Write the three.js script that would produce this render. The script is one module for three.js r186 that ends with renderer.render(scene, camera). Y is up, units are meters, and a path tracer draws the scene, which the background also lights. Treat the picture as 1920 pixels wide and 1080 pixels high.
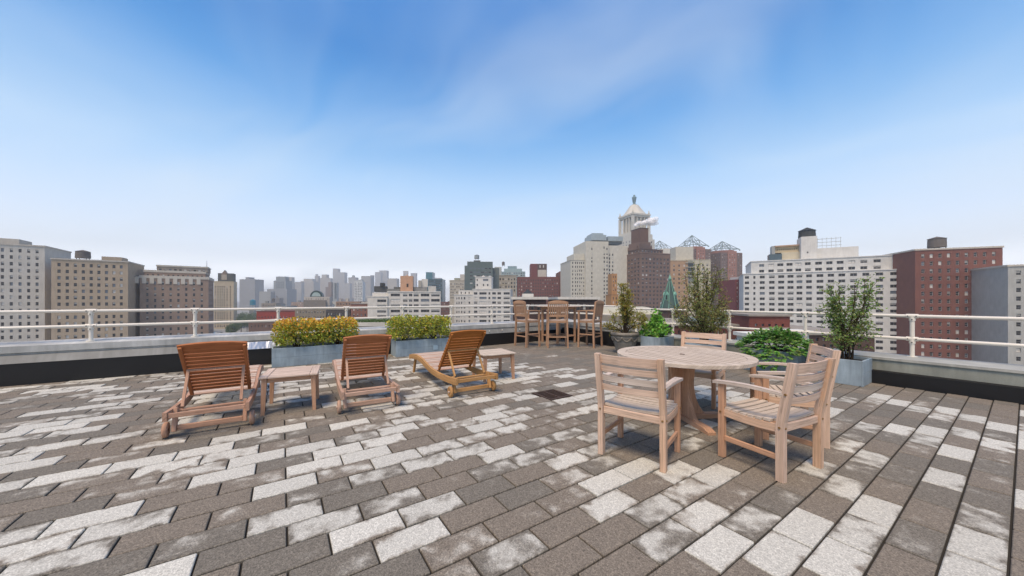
import * as THREE from 'three';
import { mergeGeometries, mergeVertices, toCreasedNormals } from 'three/addons/utils/BufferGeometryUtils.js';

// ---------------------------------------------------------------- camera, sky, sun, exposure
const scene = new THREE.Scene();
const EYE = 1.35, FOC = 645, HOR = 562, CX = 960;          // eye height (m), focal length, horizon and centre of a 1920 x 1080 picture
const camera = new THREE.PerspectiveCamera(2 * Math.atan(540 / FOC) * 180 / Math.PI, 1024 / 576, 0.05, 12000);
camera.position.set(0, EYE, 0);
camera.lookAt(0, EYE, -10);
camera.setViewOffset(1024, 576, 0, -(HOR - 540) * 576 / 1080, 1024, 576);   // rising front: verticals stay vertical

const renderer = new THREE.WebGLRenderer({ antialias: true });
renderer.setSize(1024, 576);
renderer.toneMapping = THREE.LinearToneMapping;
renderer.toneMappingExposure = 1.22;
renderer.shadowMap.enabled = true;

function rng(seed) { let a = seed >>> 0; return () => { a = (a + 0x6D2B79F5) >>> 0; let t = a; t = Math.imul(t ^ (t >>> 15), t | 1); t ^= t + Math.imul(t ^ (t >>> 7), t | 61); return ((t ^ (t >>> 14)) >>> 0) / 4294967296; }; }
const hash = (x, y, s = 0) => { let h = Math.imul(x | 0, 374761393) ^ Math.imul(y | 0, 668265263) ^ Math.imul(s | 0, 2246822519); h = Math.imul(h ^ (h >>> 13), 1274126177); return ((h ^ (h >>> 16)) >>> 0) / 4294967296; };
const sm = (t) => t * t * (3 - 2 * t), lerp = (a, b, t) => a + (b - a) * t, clamp = (x, a = 0, b = 1) => Math.min(b, Math.max(a, x));
const sstep = (a, b, x) => sm(clamp((x - a) / (b - a)));
function noise(x, y, s = 0, px = 0, py = 0) {                 // value noise, periodic when px / py are given
  const xi = Math.floor(x), yi = Math.floor(y), fx = sm(x - xi), fy = sm(y - yi);
  const w = (i, p) => (p ? ((i % p) + p) % p : i);
  return lerp(lerp(hash(w(xi, px), w(yi, py), s), hash(w(xi + 1, px), w(yi, py), s), fx), lerp(hash(w(xi, px), w(yi + 1, py), s), hash(w(xi + 1, px), w(yi + 1, py), s), fx), fy);
}
function fbm(x, y, o = 4, s = 0, px = 0, py = 0) { let a = .5, t = 0, n = 0; for (let i = 0; i < o; i++) { t += a * noise(x, y, s + i * 17, px, py); n += a; a *= .5; x *= 2; y *= 2; px *= 2; py *= 2; } return t / n; }
const lin = (c) => (c <= .04045 ? c / 12.92 : Math.pow((c + .055) / 1.055, 2.4));

{ // a pale blue sky with thin high cloud, whiter towards the horizon
  const W = 1024, H = 512, d = new Float32Array(W * H * 4);
  const keys = [[-90, 216, 219, 222], [-2, 255, 255, 255], [0, 254, 255, 255], [4, 238, 243, 249], [10, 205, 223, 245], [18, 165, 202, 240], [26, 104, 163, 222], [34, 62, 131, 201], [50, 58, 122, 196], [90, 48, 106, 184]];
  for (let j = 0; j < H; j++) {
    const el = ((j + .5) / H - .5) * 180, er = el * Math.PI / 180;
    let k = 0; while (k < keys.length - 2 && el > keys[k + 1][0]) k++;
    const t = clamp((el - keys[k][0]) / (keys[k + 1][0] - keys[k][0])), veil = 1 + 1.2 * sstep(6.5, 0, el) + .08 * sstep(22, 8, el), base = [1, 2, 3].map((i) => lin(lerp(keys[k][i], keys[k + 1][i], t) / 255) * veil);
    for (let i = 0; i < W; i++) {
      const ph = (i + .5) / W * 2 * Math.PI - Math.PI, x = Math.cos(ph) * Math.cos(er), z = Math.sin(ph) * Math.cos(er), y = Math.sin(er);
      let cl = 0;
      if (y > 0) {
        const q = 1 / (y + .16), X = x * q, Z = z * q, a = X * .88 + Z * .47, b = -X * .47 + Z * .88;   // a flat cloud sheet seen in perspective, combed one way
        const wx = fbm(X * .8 + 3, Z * .8 + 9, 3, 5) - .5;
        const f1 = fbm(a * .55 + wx * 1.2 + 2.3, b * 1.7 + wx * 2.2 + 7.1, 5, 21), f2 = fbm(a * 1.3 + 40, b * 1.6 + wx * 3 + 11, 5, 43);
        cl = sstep(.42, .78, f1) * .62 + sstep(.5, .85, f2) * .3;
        cl *= sstep(0, .06, y) * (1 - .5 * sstep(.7, 1, y));
      }
      const o = (j * W + i) * 4, c = [.70, .78, .86];
      for (let m = 0; m < 3; m++) d[o + m] = lerp(base[m], c[m], clamp(cl) * .42);
      d[o + 3] = 1;
    }
  }
  const t = new THREE.DataTexture(d, W, H, THREE.RGBAFormat, THREE.FloatType);
  t.mapping = THREE.EquirectangularReflectionMapping; t.magFilter = t.minFilter = THREE.LinearFilter; t.needsUpdate = true;
  scene.background = t; scene.environment = t;
}
const sun = new THREE.DirectionalLight(0xffe6c8, 3.5);        // veiled, soft sun, high behind the left shoulder
sun.position.set(-15, 66, 26);
sun.target.position.set(0, 0, -6);
sun.castShadow = true; sun.shadow.radius = 45; sun.shadow.mapSize.set(2048, 2048);
Object.assign(sun.shadow.camera, { left: -16, right: 16, top: 16, bottom: -16, near: 1, far: 160 });
scene.add(sun, sun.target);
scene.fog = new THREE.FogExp2(0xeef2f6, 0.00036);

// ---------------------------------------------------------------- helpers
const V3 = (x, y, z) => new THREE.Vector3(x, y, z);
const TH = 33.77 * Math.PI / 180, C = Math.cos(TH), S = Math.sin(TH);
const gp = (u, v, y = 0) => V3(u * C - v * S, y, -(u * S + v * C));     // terrace grid: u along the long paver joints, v towards the long parapet
const names = {};
function numbered(n) { const k = names[n] = (names[n] ?? -1) + 1; return k ? `${n}_${String(k).padStart(3, '0')}` : n; }
function tag(o, label, category, group) { o.userData.label = label; o.userData.category = category; if (group) o.userData.group = group; return o; }
function shade(o) { o.castShadow = o.receiveShadow = true; return o; }
function obj(name, g, m, parent) { const o = shade(new THREE.Mesh(Array.isArray(g) ? join(g) : g, m)); o.name = parent ? name : numbered(name); (parent ?? scene).add(o); return o; }
function thing(name, label, category, pos = V3(0, 0, 0), turn = 0, group) { const o = new THREE.Group(); o.name = numbered(name); o.position.copy(pos); o.rotation.y = turn; scene.add(o); return tag(o, label, category, group); }
function dup(src, pos, turn, label, group) { const o = src.clone(); o.name = numbered(src.name.replace(/_\d{3}$/, '')); o.position.copy(pos); o.rotation.set(0, turn, 0); o.userData = { ...src.userData }; if (label) o.userData.label = label; if (group) o.userData.group = group; scene.add(o); return o; }
const struct = (o) => { o.userData.kind = 'structure'; return o; };
const stuff = (o) => { o.userData.kind = 'stuff'; return o; };
function plain(g) {                                            // only position, normal, uv (and colour), no index: ready to merge
  const n = g.index ? g.toNonIndexed() : g;
  for (const k of Object.keys(n.attributes)) if (!['position', 'normal', 'uv', 'color'].includes(k)) n.deleteAttribute(k);
  if (!n.attributes.uv) n.setAttribute('uv', new THREE.BufferAttribute(new Float32Array(n.attributes.position.count * 2), 2));
  return n;
}
const join = (gs) => (gs.length === 1 ? plain(gs[0]) : mergeGeometries(gs.map(plain)));
const bx = (x0, x1, y0, y1, z0, z1) => new THREE.BoxGeometry(Math.abs(x1 - x0), Math.abs(y1 - y0), Math.abs(z1 - z0)).translate((x0 + x1) / 2, (y0 + y1) / 2, (z0 + z1) / 2);
function uvM(g, s = 1) {                                       // uv in units of s metres, taken from the side a face points to
  g = plain(g); const p = g.attributes.position, n = g.attributes.normal, u = g.attributes.uv;
  for (let i = 0; i < p.count; i++) {
    const ax = Math.abs(n.getX(i)), ay = Math.abs(n.getY(i)), az = Math.abs(n.getZ(i));
    if (ay > ax && ay > az) u.setXY(i, p.getX(i) / s, p.getZ(i) / s); else if (ax > az) u.setXY(i, p.getZ(i) / s, p.getY(i) / s); else u.setXY(i, p.getX(i) / s, p.getY(i) / s);
  }
  return g;
}
function cbox(lx, ly, lz, b = .003) {                          // box with chamfered edges, 44 triangles
  const h = [lx / 2, ly / 2, lz / 2], P = [];
  const v = (s, ax) => s.map((q, i) => q * (i === ax ? h[i] : h[i] - b));
  const tri = (p, q, r) => {
    const n = [(q[1] - p[1]) * (r[2] - p[2]) - (q[2] - p[2]) * (r[1] - p[1]), (q[2] - p[2]) * (r[0] - p[0]) - (q[0] - p[0]) * (r[2] - p[2]), (q[0] - p[0]) * (r[1] - p[1]) - (q[1] - p[1]) * (r[0] - p[0])];
    const m = [p[0] + q[0] + r[0], p[1] + q[1] + r[1], p[2] + q[2] + r[2]];
    if (n[0] * m[0] + n[1] * m[1] + n[2] * m[2] > 0) P.push(...p, ...q, ...r); else P.push(...p, ...r, ...q);
  };
  const quad = (p, q, r, s) => { tri(p, q, r); tri(p, r, s); };
  const mk = (...kv) => { const s = [1, 1, 1]; for (const [i, q] of kv) s[i] = q; return s; };
  for (let a = 0; a < 3; a++) { const b1 = (a + 1) % 3, c1 = (a + 2) % 3; for (const sg of [-1, 1]) quad(...[[-1, -1], [1, -1], [1, 1], [-1, 1]].map(([x, y]) => v(mk([a, sg], [b1, x], [c1, y]), a))); }
  for (let c1 = 0; c1 < 3; c1++) { const a = (c1 + 1) % 3, b1 = (c1 + 2) % 3; for (const sa of [-1, 1]) for (const sb of [-1, 1]) quad(v(mk([a, sa], [b1, sb], [c1, -1]), a), v(mk([a, sa], [b1, sb], [c1, 1]), a), v(mk([a, sa], [b1, sb], [c1, 1]), b1), v(mk([a, sa], [b1, sb], [c1, -1]), b1)); }
  for (const x of [-1, 1]) for (const y of [-1, 1]) for (const z of [-1, 1]) tri(v([x, y, z], 0), v([x, y, z], 1), v([x, y, z], 2));
  const g = new THREE.BufferGeometry(); g.setAttribute('position', new THREE.Float32BufferAttribute(P, 3)); g.computeVertexNormals();
  return plain(g);
}
const wr = rng(77);
function woodUV(g, axis) {                                     // grain runs along the axis; every board is cut from another place of the plank
  g = plain(g); const p = g.attributes.position, u = g.attributes.uv, o1 = (axis + 1) % 3, o2 = (axis + 2) % 3, a = wr(), b = wr();
  const at = (i, k) => (k === 0 ? p.getX(i) : k === 1 ? p.getY(i) : p.getZ(i));
  for (let i = 0; i < p.count; i++) u.setXY(i, at(i, axis) + a, (at(i, o1) + at(i, o2)) * 3 + b);
  return g;
}
function board(lx, ly, lz, b = .004) { const m = Math.max(lx, ly, lz); return woodUV(cbox(lx, ly, lz, b), m === lx ? 0 : m === ly ? 1 : 2); }
function bent(lx, ly, lz, seg, axis, fn) {                     // board with segments along its axis, moved by fn(vector)
  const s = [1, 1, 1]; s[axis] = seg;
  const g = woodUV(new THREE.BoxGeometry(lx, ly, lz, ...s), axis), p = g.attributes.position, v = V3();
  for (let i = 0; i < p.count; i++) { v.fromBufferAttribute(p, i); fn(v); p.setXYZ(i, v.x, v.y, v.z); }
  g.computeVertexNormals(); return g;
}
function barTo(a, b, w, h, ch = .003) {                        // board of section w x h from a to b
  const d = b.clone().sub(a), L = d.length(), g = board(w, L, h, ch);
  const q = new THREE.Quaternion().setFromUnitVectors(V3(0, 1, 0), d.normalize());
  return g.applyQuaternion(q).translate((a.x + b.x) / 2, (a.y + b.y) / 2, (a.z + b.z) / 2);
}
function rod(a, b, r0, r1 = r0, seg = 10) {
  const d = b.clone().sub(a), L = d.length(), g = new THREE.CylinderGeometry(r1, r0, L, seg);
  return plain(g.applyQuaternion(new THREE.Quaternion().setFromUnitVectors(V3(0, 1, 0), d.normalize())).translate((a.x + b.x) / 2, (a.y + b.y) / 2, (a.z + b.z) / 2));
}
function tex(w, h, fn, srgb = true) {                          // fn(x, y) -> grey or [r, g, b], 0..1
  const d = new Uint8Array(w * h * 4);
  for (let y = 0; y < h; y++) for (let x = 0; x < w; x++) { let c = fn(x, y); if (typeof c === 'number') c = [c, c, c]; const o = (y * w + x) * 4; for (let k = 0; k < 3; k++) d[o + k] = clamp(c[k]) * 255; d[o + 3] = 255; }
  const t = new THREE.DataTexture(d, w, h); t.wrapS = t.wrapT = THREE.RepeatWrapping; t.magFilter = THREE.LinearFilter; t.minFilter = THREE.LinearMipmapLinearFilter; t.generateMipmaps = true;
  if (srgb) t.colorSpace = THREE.SRGBColorSpace; t.needsUpdate = true; return t;
}
const std = (color, roughness = .85, o = {}) => new THREE.MeshStandardMaterial({ color, roughness, ...o });

// ---------------------------------------------------------------- materials
const woodMap = tex(512, 256, (x, y) => {
  const u = x / 512, v = y / 256, g = fbm(u * 4, v * 64, 4, 3, 4, 64), w = fbm(u * 3, v * 6, 3, 9, 3, 6), l = noise(u * 10, v * 128, 31, 10, 128);
  const k = .78 + .22 * g + .14 * (w - .5) - .16 * sstep(.72, .95, l), grey = sstep(.5, .75, w) * .5;
  return [k, k * lerp(.985, 1, grey), k * lerp(.97, 1.0, grey)];
});
const woodBump = tex(512, 256, (x, y) => fbm(x / 512 * 6, y / 256 * 90, 3, 3, 6, 90), false);
const wood = (c, r = .78) => new THREE.MeshPhysicalMaterial({ color: c, roughness: r, specularIntensity: .4, map: woodMap, bumpMap: woodBump, bumpScale: .0015 });
const M = {
  teak: wood(0xe3c8b3), teak2: wood(0xd4aa8c), teak3: wood(0xdfbea3), teak4: wood(0xdaccbf), teakGrey: wood(0xd6cabb, .92), teakBar: wood(0xc09c80),
  loungeA: wood(0xb87850), loungeB: wood(0xba7d56), loungeC: wood(0xb9793f), frameA: wood(0xc59f88), frameB: wood(0xccac98), frameC: wood(0xc79c68),
  brass: std(0x9a7a4a, .4, { metalness: .8 }),
  rail: std(0xd9d5ca, .45), screw: std(0x2a2723, .6),
};
const grit = tex(256, 256, (x, y) => .8 + .2 * fbm(x / 256 * 16, y / 256 * 16, 4, 51, 16, 16) + .08 * (hash(x, y, 5) - .5));
const wallMap = tex(512, 512, (x, y) => { const u = x / 512, v = y / 512; return .9 + .1 * (fbm(u * 5, v * 5, 4, 161, 5, 5) - .5) + .08 * (fbm(u * 36, v * 4, 3, 171, 36, 4) - .5) + .05 * (hash(x, y, 19) - .5); });
const smudge = tex(512, 512, (x, y) => { const u = x / 512, v = y / 512; return .82 + .24 * (fbm(u * 6, v * 6, 5, 61, 6, 6) - .5) + .14 * (fbm(u * 40, v * 5, 3, 71, 40, 5) - .5) + .05 * (hash(x, y, 9) - .5); });
// ---------------------------------------------------------------- the ground far below and the roof deck
const G = -32;                                                // street level
struct(obj('ground', new THREE.PlaneGeometry(9000, 8000).rotateX(-Math.PI / 2).translate(0, G, -1800), std(0x84847f, .95)));

const deckGroup = (name) => { const g = new THREE.Group(); g.name = numbered(name); g.rotation.y = TH; scene.add(g); return struct(g); };
const DECK = { u0: -8.5, u1: 7.97, v0: -4.5, v1: 8.83 };
{
  const g = deckGroup('roof_deck');
  obj('roof_slab', bx(DECK.u0 - .3, 8.75, -1.0, -.06, -9.3, -DECK.v0), std(0x55524c, .95), g);
  obj('building_wall', uvM(bx(DECK.u0 - .1, 8.6, G, -1.02, -9.2, -DECK.v0 - .2), 8), std(0xa59d8f, .9, { map: smudge }), g);
  obj('paver_bed', bx(DECK.u0, DECK.u1, -.055, -.014, -DECK.v1, -DECK.v0), std(0x2b2822, 1), g);
}
// pavers: running bond, 0.395 x 0.21 m, each with its own place in a sheet of 128 weathered concrete faces
const ATW = 8, ATH = 16, CW = 128, CH = 64;
const paveTex = tex(ATW * CW, ATH * CH, (X, Y) => {
  const cx = Math.floor(X / CW), cy = Math.floor(Y / CH), id = cy * ATW + cx, tone = Math.floor(id / 12.8), x = X % CW, y = Y % CH;
  const u = x / CW * .395, v = y / CH * .2;
  const ex = Math.min(u, .395 - u), ey = Math.min(v, .2 - v), e = Math.min(ex, ey);
  const warp = fbm(u * 22, v * 22, 3, id * 7 + 3) - .5, big = fbm(u * 7 + id, v * 7, 3, id * 13 + 1), big2 = fbm(u * 16, v * 16, 4, id * 5 + 8);
  const a = 1 - tone / 9, edge = 1 - sstep(0, .055, e + warp * .07);   // a: share of the face under dirt, which starts from the joints
  let dirt = sstep(.12, .88, a * 1.5 - .27 + (big * .6 + big2 * .4 - .5) * 1.9 + edge * .55);
  dirt = Math.max(dirt, .55 * (1 - sstep(.002, .011, e + warp * .01)));
  if (tone <= 1) dirt = Math.max(dirt, .8);
  const sp = hash(X, Y, 3), sp2 = noise(u * 420, v * 420, 17), sp3 = noise(u * 160, v * 160, 23);
  const hue = hash(id, 4, 4);
  const light = [190, 189, 179].map((c) => c * (.95 + .07 * hue)), dark = hue > .45 ? [118, 110, 98] : [109, 104, 94];
  let k = 1 + (sp - .5) * .2 + (sp2 - .5) * .3 + (sp3 - .5) * .16;
  const c = [0, 1, 2].map((i) => lerp(light[i], dark[i], dirt) / 255 * (dirt > .5 ? 1 + (k - 1) * 1.5 : k));
  return c;
});
const paveMat = std(0xffffff, .93, { map: paveTex, bumpMap: grit, bumpScale: .0015 });
const PL = .395, U0 = 1.21;
const vRow = (i) => (i < 0 ? 1.035 + .197 * i : i <= 15 ? 1.035 + .198 * i + .0009 * i * i : vRow(15) + .2235 * (i - 15));
const TONE = {};   // tone of the larger pavers, read off row by row: row: 'k=tone ...'
for (const [r, t] of Object.entries({
  '-1': '3=2 4=2 5=6 6=1', 0: '3=3 4=1 5=1 6=1 7=1 8=2', 1: '2=6 3=8 4=1 5=1 6=5 7=2 8=3', 2: '2=1 3=7 5=1 6=1 7=4 8=2', 3: '0=2 1=9 2=8 3=1 4=5 5=1 6=5 7=2',
  4: '0=1 1=4 2=4 3=1 4=1 5=4', 5: '-1=1 0=1 1=6 2=6 3=1 4=1 5=1', 6: '-2=5 -1=1 0=4 1=5 2=2 3=6 4=5 5=2', 7: '-3=1 -2=1 -1=1 0=9 1=4 2=5 3=2 4=3', 8: '-3=4 -2=6 -1=6 0=6 1=1 2=2 3=3',
  9: '-4=9 -3=4 -2=8 -1=7 0=5 1=5 2=3', 10: '-4=3 -3=8 -2=9 -1=1 0=2 1=8 2=6', 11: '-5=9 -4=3 -3=9 -2=7 -1=1 0=5 1=9', 12: '-5=6 -4=9 -3=8 -2=4 -1=9 0=5', 13: '-5=7 -4=4 -3=2 -2=5 -1=7',
  14: '-5=9 -4=4 -3=2 -2=8 -1=4', 15: '-5=7 -4=9 -3=3', 16: '-5=2 -4=2 -3=4', 17: '-6=1 -5=1 -4=2', 18: '-5=1',
})) for (const p of t.split(' ')) { const [k, q] = p.split('='); TONE[r + ',' + k] = +q; }
const GR = { u: 3.206, v: 3.68 };                              // drain
{
  const g = deckGroup('paved_floor'), R = rng(5), list = [];
  const v0 = Math.ceil((DECK.v0 + .05 - 1.035) / .197);
  for (let i = v0; vRow(i + 1) < DECK.v1 + .2; i++) {
    const a = vRow(i), b = Math.min(vRow(i + 1), DECK.v1), off = i % 2 === 0 ? U0 : U0 + PL / 2;
    if (b - a < .05) continue;
    for (let k = -26; k < 26; k++) {
      let ua = off + k * PL, ub = ua + PL; if (ub < DECK.u0 + .05 || ua > DECK.u1 - .05) continue;
      ua = Math.max(ua, DECK.u0); ub = Math.min(ub, DECK.u1);
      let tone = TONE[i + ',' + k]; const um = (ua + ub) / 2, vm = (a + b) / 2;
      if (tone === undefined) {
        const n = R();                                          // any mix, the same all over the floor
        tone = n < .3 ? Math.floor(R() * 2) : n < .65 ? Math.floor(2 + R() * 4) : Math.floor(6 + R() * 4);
        if (um > 3.9 && um + vm * .5 > 6.75 + 1.0 * fbm(um * 1.3, vm * 1.3, 2, 8) && R() < .93) tone = Math.floor(R() * 2.4);   // mostly dark tones in the corner where the bar set stands
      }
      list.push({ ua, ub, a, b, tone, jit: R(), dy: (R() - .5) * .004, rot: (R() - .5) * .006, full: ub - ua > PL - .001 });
    }
  }
  // keep the drain's square free: cut pavers back along u, or drop them
  const hole = [GR.u - .2, GR.u + .2, 3.545, 3.98], cut = [];
  for (const p of list) {
    if (p.b <= hole[2] + .02 || p.a >= hole[3] - .02 || p.ub <= hole[0] || p.ua >= hole[1]) { cut.push(p); continue; }
    if (hole[0] - p.ua > .04) cut.push({ ...p, ub: hole[0], full: false });
    if (p.ub - hole[1] > .04) cut.push({ ...p, ua: hole[1], full: false });
  }
  const J = .0055, T = .05, geoOf = (l, w, id, flip) => {
    const q = cbox(l - 2 * J, T, w - 2 * J, .004), p = q.attributes.position, uv = q.attributes.uv, cx = id % ATW, cy = Math.floor(id / ATW);
    for (let i = 0; i < p.count; i++) {
      let s = p.getX(i) / PL + .5, t = p.getZ(i) / .21 + .5; if (flip) { s = 1 - s; t = 1 - t; }
      uv.setXY(i, (cx + .03 + .94 * clamp(s)) / ATW, (cy + .04 + .92 * clamp(t)) / ATH);
    }
    return q.translate(0, -T / 2, 0);
  };
  const cache = new Map();
  for (const p of cut) {
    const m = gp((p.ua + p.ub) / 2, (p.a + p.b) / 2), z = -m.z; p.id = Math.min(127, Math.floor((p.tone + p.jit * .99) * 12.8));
    const sx = z > .4 ? CX + FOC * m.x / z : -1, sy = z > .4 ? HOR + FOC * EYE / z : -1;
    p.size = sx > 340 && sx < 1580 && sy < 950 && sy > 0 ? 1 / (z * z * z) : sx > -60 && sx < 1980 && sy > 0 && sy < 1140 ? .2 / (z * z * z) : 0;
  }
  cut.sort((p, q) => q.size - p.size);
  const rest = [];
  cut.forEach((p, n) => {
    const l = p.ub - p.ua, w = p.b - p.a, flip = p.jit > .5, key = `${l.toFixed(3)} ${w.toFixed(3)} ${p.id} ${flip}`;
    if (!cache.has(key)) cache.set(key, geoOf(l, w, p.id, flip));
    const x = (p.ua + p.ub) / 2, z = -(p.a + p.b) / 2;
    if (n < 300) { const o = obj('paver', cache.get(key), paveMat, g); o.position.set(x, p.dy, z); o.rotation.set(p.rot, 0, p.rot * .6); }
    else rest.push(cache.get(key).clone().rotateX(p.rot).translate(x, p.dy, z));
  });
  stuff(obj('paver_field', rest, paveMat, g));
}
{ // drain
  const t = thing('drain_grate', 'rusty square metal drain grate set flush in the grey pavers', 'drain', gp(GR.u, (3.545 + 3.98) / 2), TH);
  const rust = std(0x5d4a3f, .8, { map: smudge, metalness: .3 }), a = .195, b = .205, w = .03;
  obj('frame', uvM(join([bx(-a, a, -.04, .004, b - w, b), bx(-a, a, -.04, .004, -b, -b + w), bx(-a, -a + w, -.04, .004, -b + w, b - w), bx(a - w, a, -.04, .004, -b + w, b - w), bx(-.012, .012, -.04, .002, -b + w, b - w)]), .5), rust, t);
  for (const s of [-1, 1]) for (let i = 0; i < 7; i++) { const z = -b + w + .022 + i * .0505; obj('bar', bx(s > 0 ? .014 : -a + w + .002, s > 0 ? a - w - .002 : -.014, -.03, -.001, z - .009, z + .009), rust, t); }
  obj('sump', bx(-a + w, a - w, -.054, -.045, -b + w, b - w), std(0x15120f, 1), t);
}
// ---------------------------------------------------------------- parapets and railings
const concrete = std(0xcacbc7, .85, { map: smudge }), membrane = std(0x0c0c0e, .55, { bumpMap: smudge, bumpScale: .01 }), foilB = tex(256, 128, (x, y) => fbm(x / 256 * 14, y / 128 * 5, 4, 91, 14, 5), false);
const foil = std(0xc9ccce, .32, { metalness: .85, bumpMap: foilB, bumpScale: .03 });
function prism(pts, z0, z1) { const s = new THREE.Shape(pts.map(([x, y]) => new THREE.Vector2(x, y))); return new THREE.ExtrudeGeometry(s, { depth: z1 - z0, bevelEnabled: false }).translate(0, 0, z0); }
{ // the long parapet, along u at v = 8.83 .. 9.3
  const t = thing('parapet_wall', 'long pale grey rooftop parapet with black membrane along its foot behind the loungers', 'parapet', V3(0, 0, 0), TH);
  const u0 = DECK.u0 - .2, u1 = 8.72;
  const along = (pts) => prism(pts.map(([v, y]) => [v, y]), u0, u1).rotateY(Math.PI / 2).scale(1, 1, 1);   // profile (v, y) swept along u
  const sweep = (pts, a, b) => { const g = prism(pts.map(([v, y]) => [v, y]), a, b); const p = g.attributes.position; for (let i = 0; i < p.count; i++) { const v = p.getX(i), y = p.getY(i), u = p.getZ(i); p.setXYZ(i, u, y, -v); } g.computeVertexNormals(); return uvM(toCreasedNormals(g, .5), 2); };
  obj('wall', sweep([[8.93, -.05], [9.32, -.05], [9.32, .58], [8.93, .50]], u0, u1), concrete, t);
  obj('coping', sweep([[8.905, .505], [9.345, .59], [9.345, .655], [8.905, .61]], u0, u1), std(0xd6d7d2, .7, { map: smudge }), t);
  obj('membrane_upstand', sweep([[8.835, -.05], [8.925, -.05], [8.925, .36], [8.835, .34]], u0, 7.98), membrane, t);
  obj('cant_flashing', sweep([[8.83, .345], [8.925, .365], [8.925, .47], [8.90, .46]], 2.01, 7.98), std(0x8e918f, .6, { map: smudge }), t);
  obj('cant_flashing', sweep([[8.83, .345], [8.925, .365], [8.925, .47], [8.90, .46]], u0, -1.31), std(0x8e918f, .6, { map: smudge }), t);
  obj('foil_flashing', sweep([[8.82, .335], [8.925, .365], [8.925, .49], [8.895, .475]], -1.3, 2.0), foil, t);
  for (const [u, y] of [[-1.0, .3], [.9, .3], [5.1, .42], [5.55, .43], [6.2, .42]]) obj('fixing_stud', new THREE.SphereGeometry(.018, 8, 6).translate(u, y + .0, -8.835), M.rail, t);
}
{ // the short return at full height and the lower run along the other side
  const sweepV = (pts, a, b) => { const g = prism(pts, a, b); const p = g.attributes.position; for (let i = 0; i < p.count; i++) { const u = p.getX(i), y = p.getY(i), v = p.getZ(i); p.setXYZ(i, u, y, -v); } const n = g.attributes.position.array; for (let i = 0; i < n.length; i += 9) for (let k = 0; k < 3; k++) { const q = n[i + 3 + k]; n[i + 3 + k] = n[i + 6 + k]; n[i + 6 + k] = q; } g.computeVertexNormals(); return uvM(toCreasedNormals(g, .5), 2); };
  const t = thing('parapet_wall', 'full height grey parapet return in the corner behind the bar chairs and stone pot', 'parapet', V3(0, 0, 0), TH);
  obj('wall', sweepV([[8.07, -.05], [8.70, -.05], [8.70, .58], [8.07, .50]], 6.35, 8.92), concrete, t);
  obj('coping', sweepV([[8.045, .505], [8.72, .59], [8.72, .655], [8.045, .61]], 6.33, 8.90), std(0xd6d7d2, .7, { map: smudge }), t);
  obj('membrane_upstand', sweepV([[7.975, -.05], [8.065, -.05], [8.065, .41], [7.975, .40]], 6.2, 8.83), membrane, t);
  const l = thing('parapet_wall', 'low grey green concrete parapet beside the dining table and leafy planters', 'parapet', V3(0, 0, 0), TH);
  const moss = std(0xa3a79d, .9, { map: smudge });
  obj('wall', sweepV([[8.07, -.05], [8.66, -.05], [8.66, .38], [8.07, .38]], DECK.v0 - .2, 6.32), moss, l);
  obj('coping', sweepV([[8.05, .382], [8.68, .382], [8.68, .43], [8.05, .42]], DECK.v0 - .2, 6.31), std(0xbfc0b8, .75, { map: smudge }), l);
  obj('membrane_upstand', sweepV([[7.975, -.05], [8.065, -.05], [8.065, .21], [7.975, .20]], DECK.v0 - .2, 6.19), membrane, l);
}
function railing(label, path, posts, yTop, yLow, yBase, loose = false) {  // path: [[u, v], [u, v]]
  const t = thing('safety_railing', label, 'railing', V3(0, 0, 0), TH), L = (q, y) => V3(q[0], y, -q[1]);
  for (const y of [yTop, yLow]) obj('rail', rod(L(path[0], y), L(path[1], y), .0255, .0255, 12), M.rail, t);
  for (const q of posts) {
    const p = obj('post', [rod(L(q, yBase - .01), L(q, yTop - .02), .028, .028, 12), rod(L(q, yBase - .01), L(q, yBase + .012), .06, .06, 12)], M.rail, t);
    const d = V3(path[1][0] - path[0][0], 0, -(path[1][1] - path[0][1])).normalize();
    for (const y of [yTop, yLow]) {
      const c = L(q, y), f = obj('clamp_fitting', [rod(c.clone().addScaledVector(d, -.065), c.clone().addScaledVector(d, .065), .035, .035, 12), rod(V3(c.x, y - .075, c.z), V3(c.x, y + .01, c.z), .037, .037, 12)], M.rail, p);
      const n = V3(d.z, 0, -d.x); if (n.dot(V3(-q[0], 0, q[1])) < 0) n.negate();
      for (const k of [-.045, .045]) obj('set_screw', rod(c.clone().addScaledVector(d, k).addScaledVector(n, .03), c.clone().addScaledVector(d, k).addScaledVector(n, .041), .009, .009, 6), M.screw, f);
      obj('set_screw', rod(V3(c.x, y - .055, c.z).addScaledVector(n, .032), V3(c.x, y - .055, c.z).addScaledVector(n, .042), .009, .009, 6), M.screw, f);
    }
  }
  return t;
}
{
  const pl = []; for (let k = -4; k < 7; k++) { const u = -1.42 + 1.352 * k; if (u > DECK.u0) pl.push([u, 9.08]); }
  pl.push([8.42, 9.08]);
  railing('white two-bar pipe railing along the long parapet behind the loungers', [[DECK.u0, 9.08], [8.45, 9.08]], pl, 1.155, .895, .63);
  railing('white two-bar pipe railing across the corner behind the bar chairs', [[8.5, 9.02], [8.5, 6.4]], [[8.5, 7.72], [8.5, 6.42]], 1.15, .885, .63);
  const pr = []; for (let k = -3; k < 4; k++) pr.push([8.5, 2.4 + 1.37 * (k - 1) + 0]); 
  railing('white two-bar pipe railing along the low parapet beside the dining table', [[8.5, 6.3], [8.5, -4.3]], [[8.5, 6.27], ...[-3, -2, -1, 0, 1, 2].map((k) => [8.5, 2.4 + 1.37 * k])], 1.085, .715, .42);
}
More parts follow.
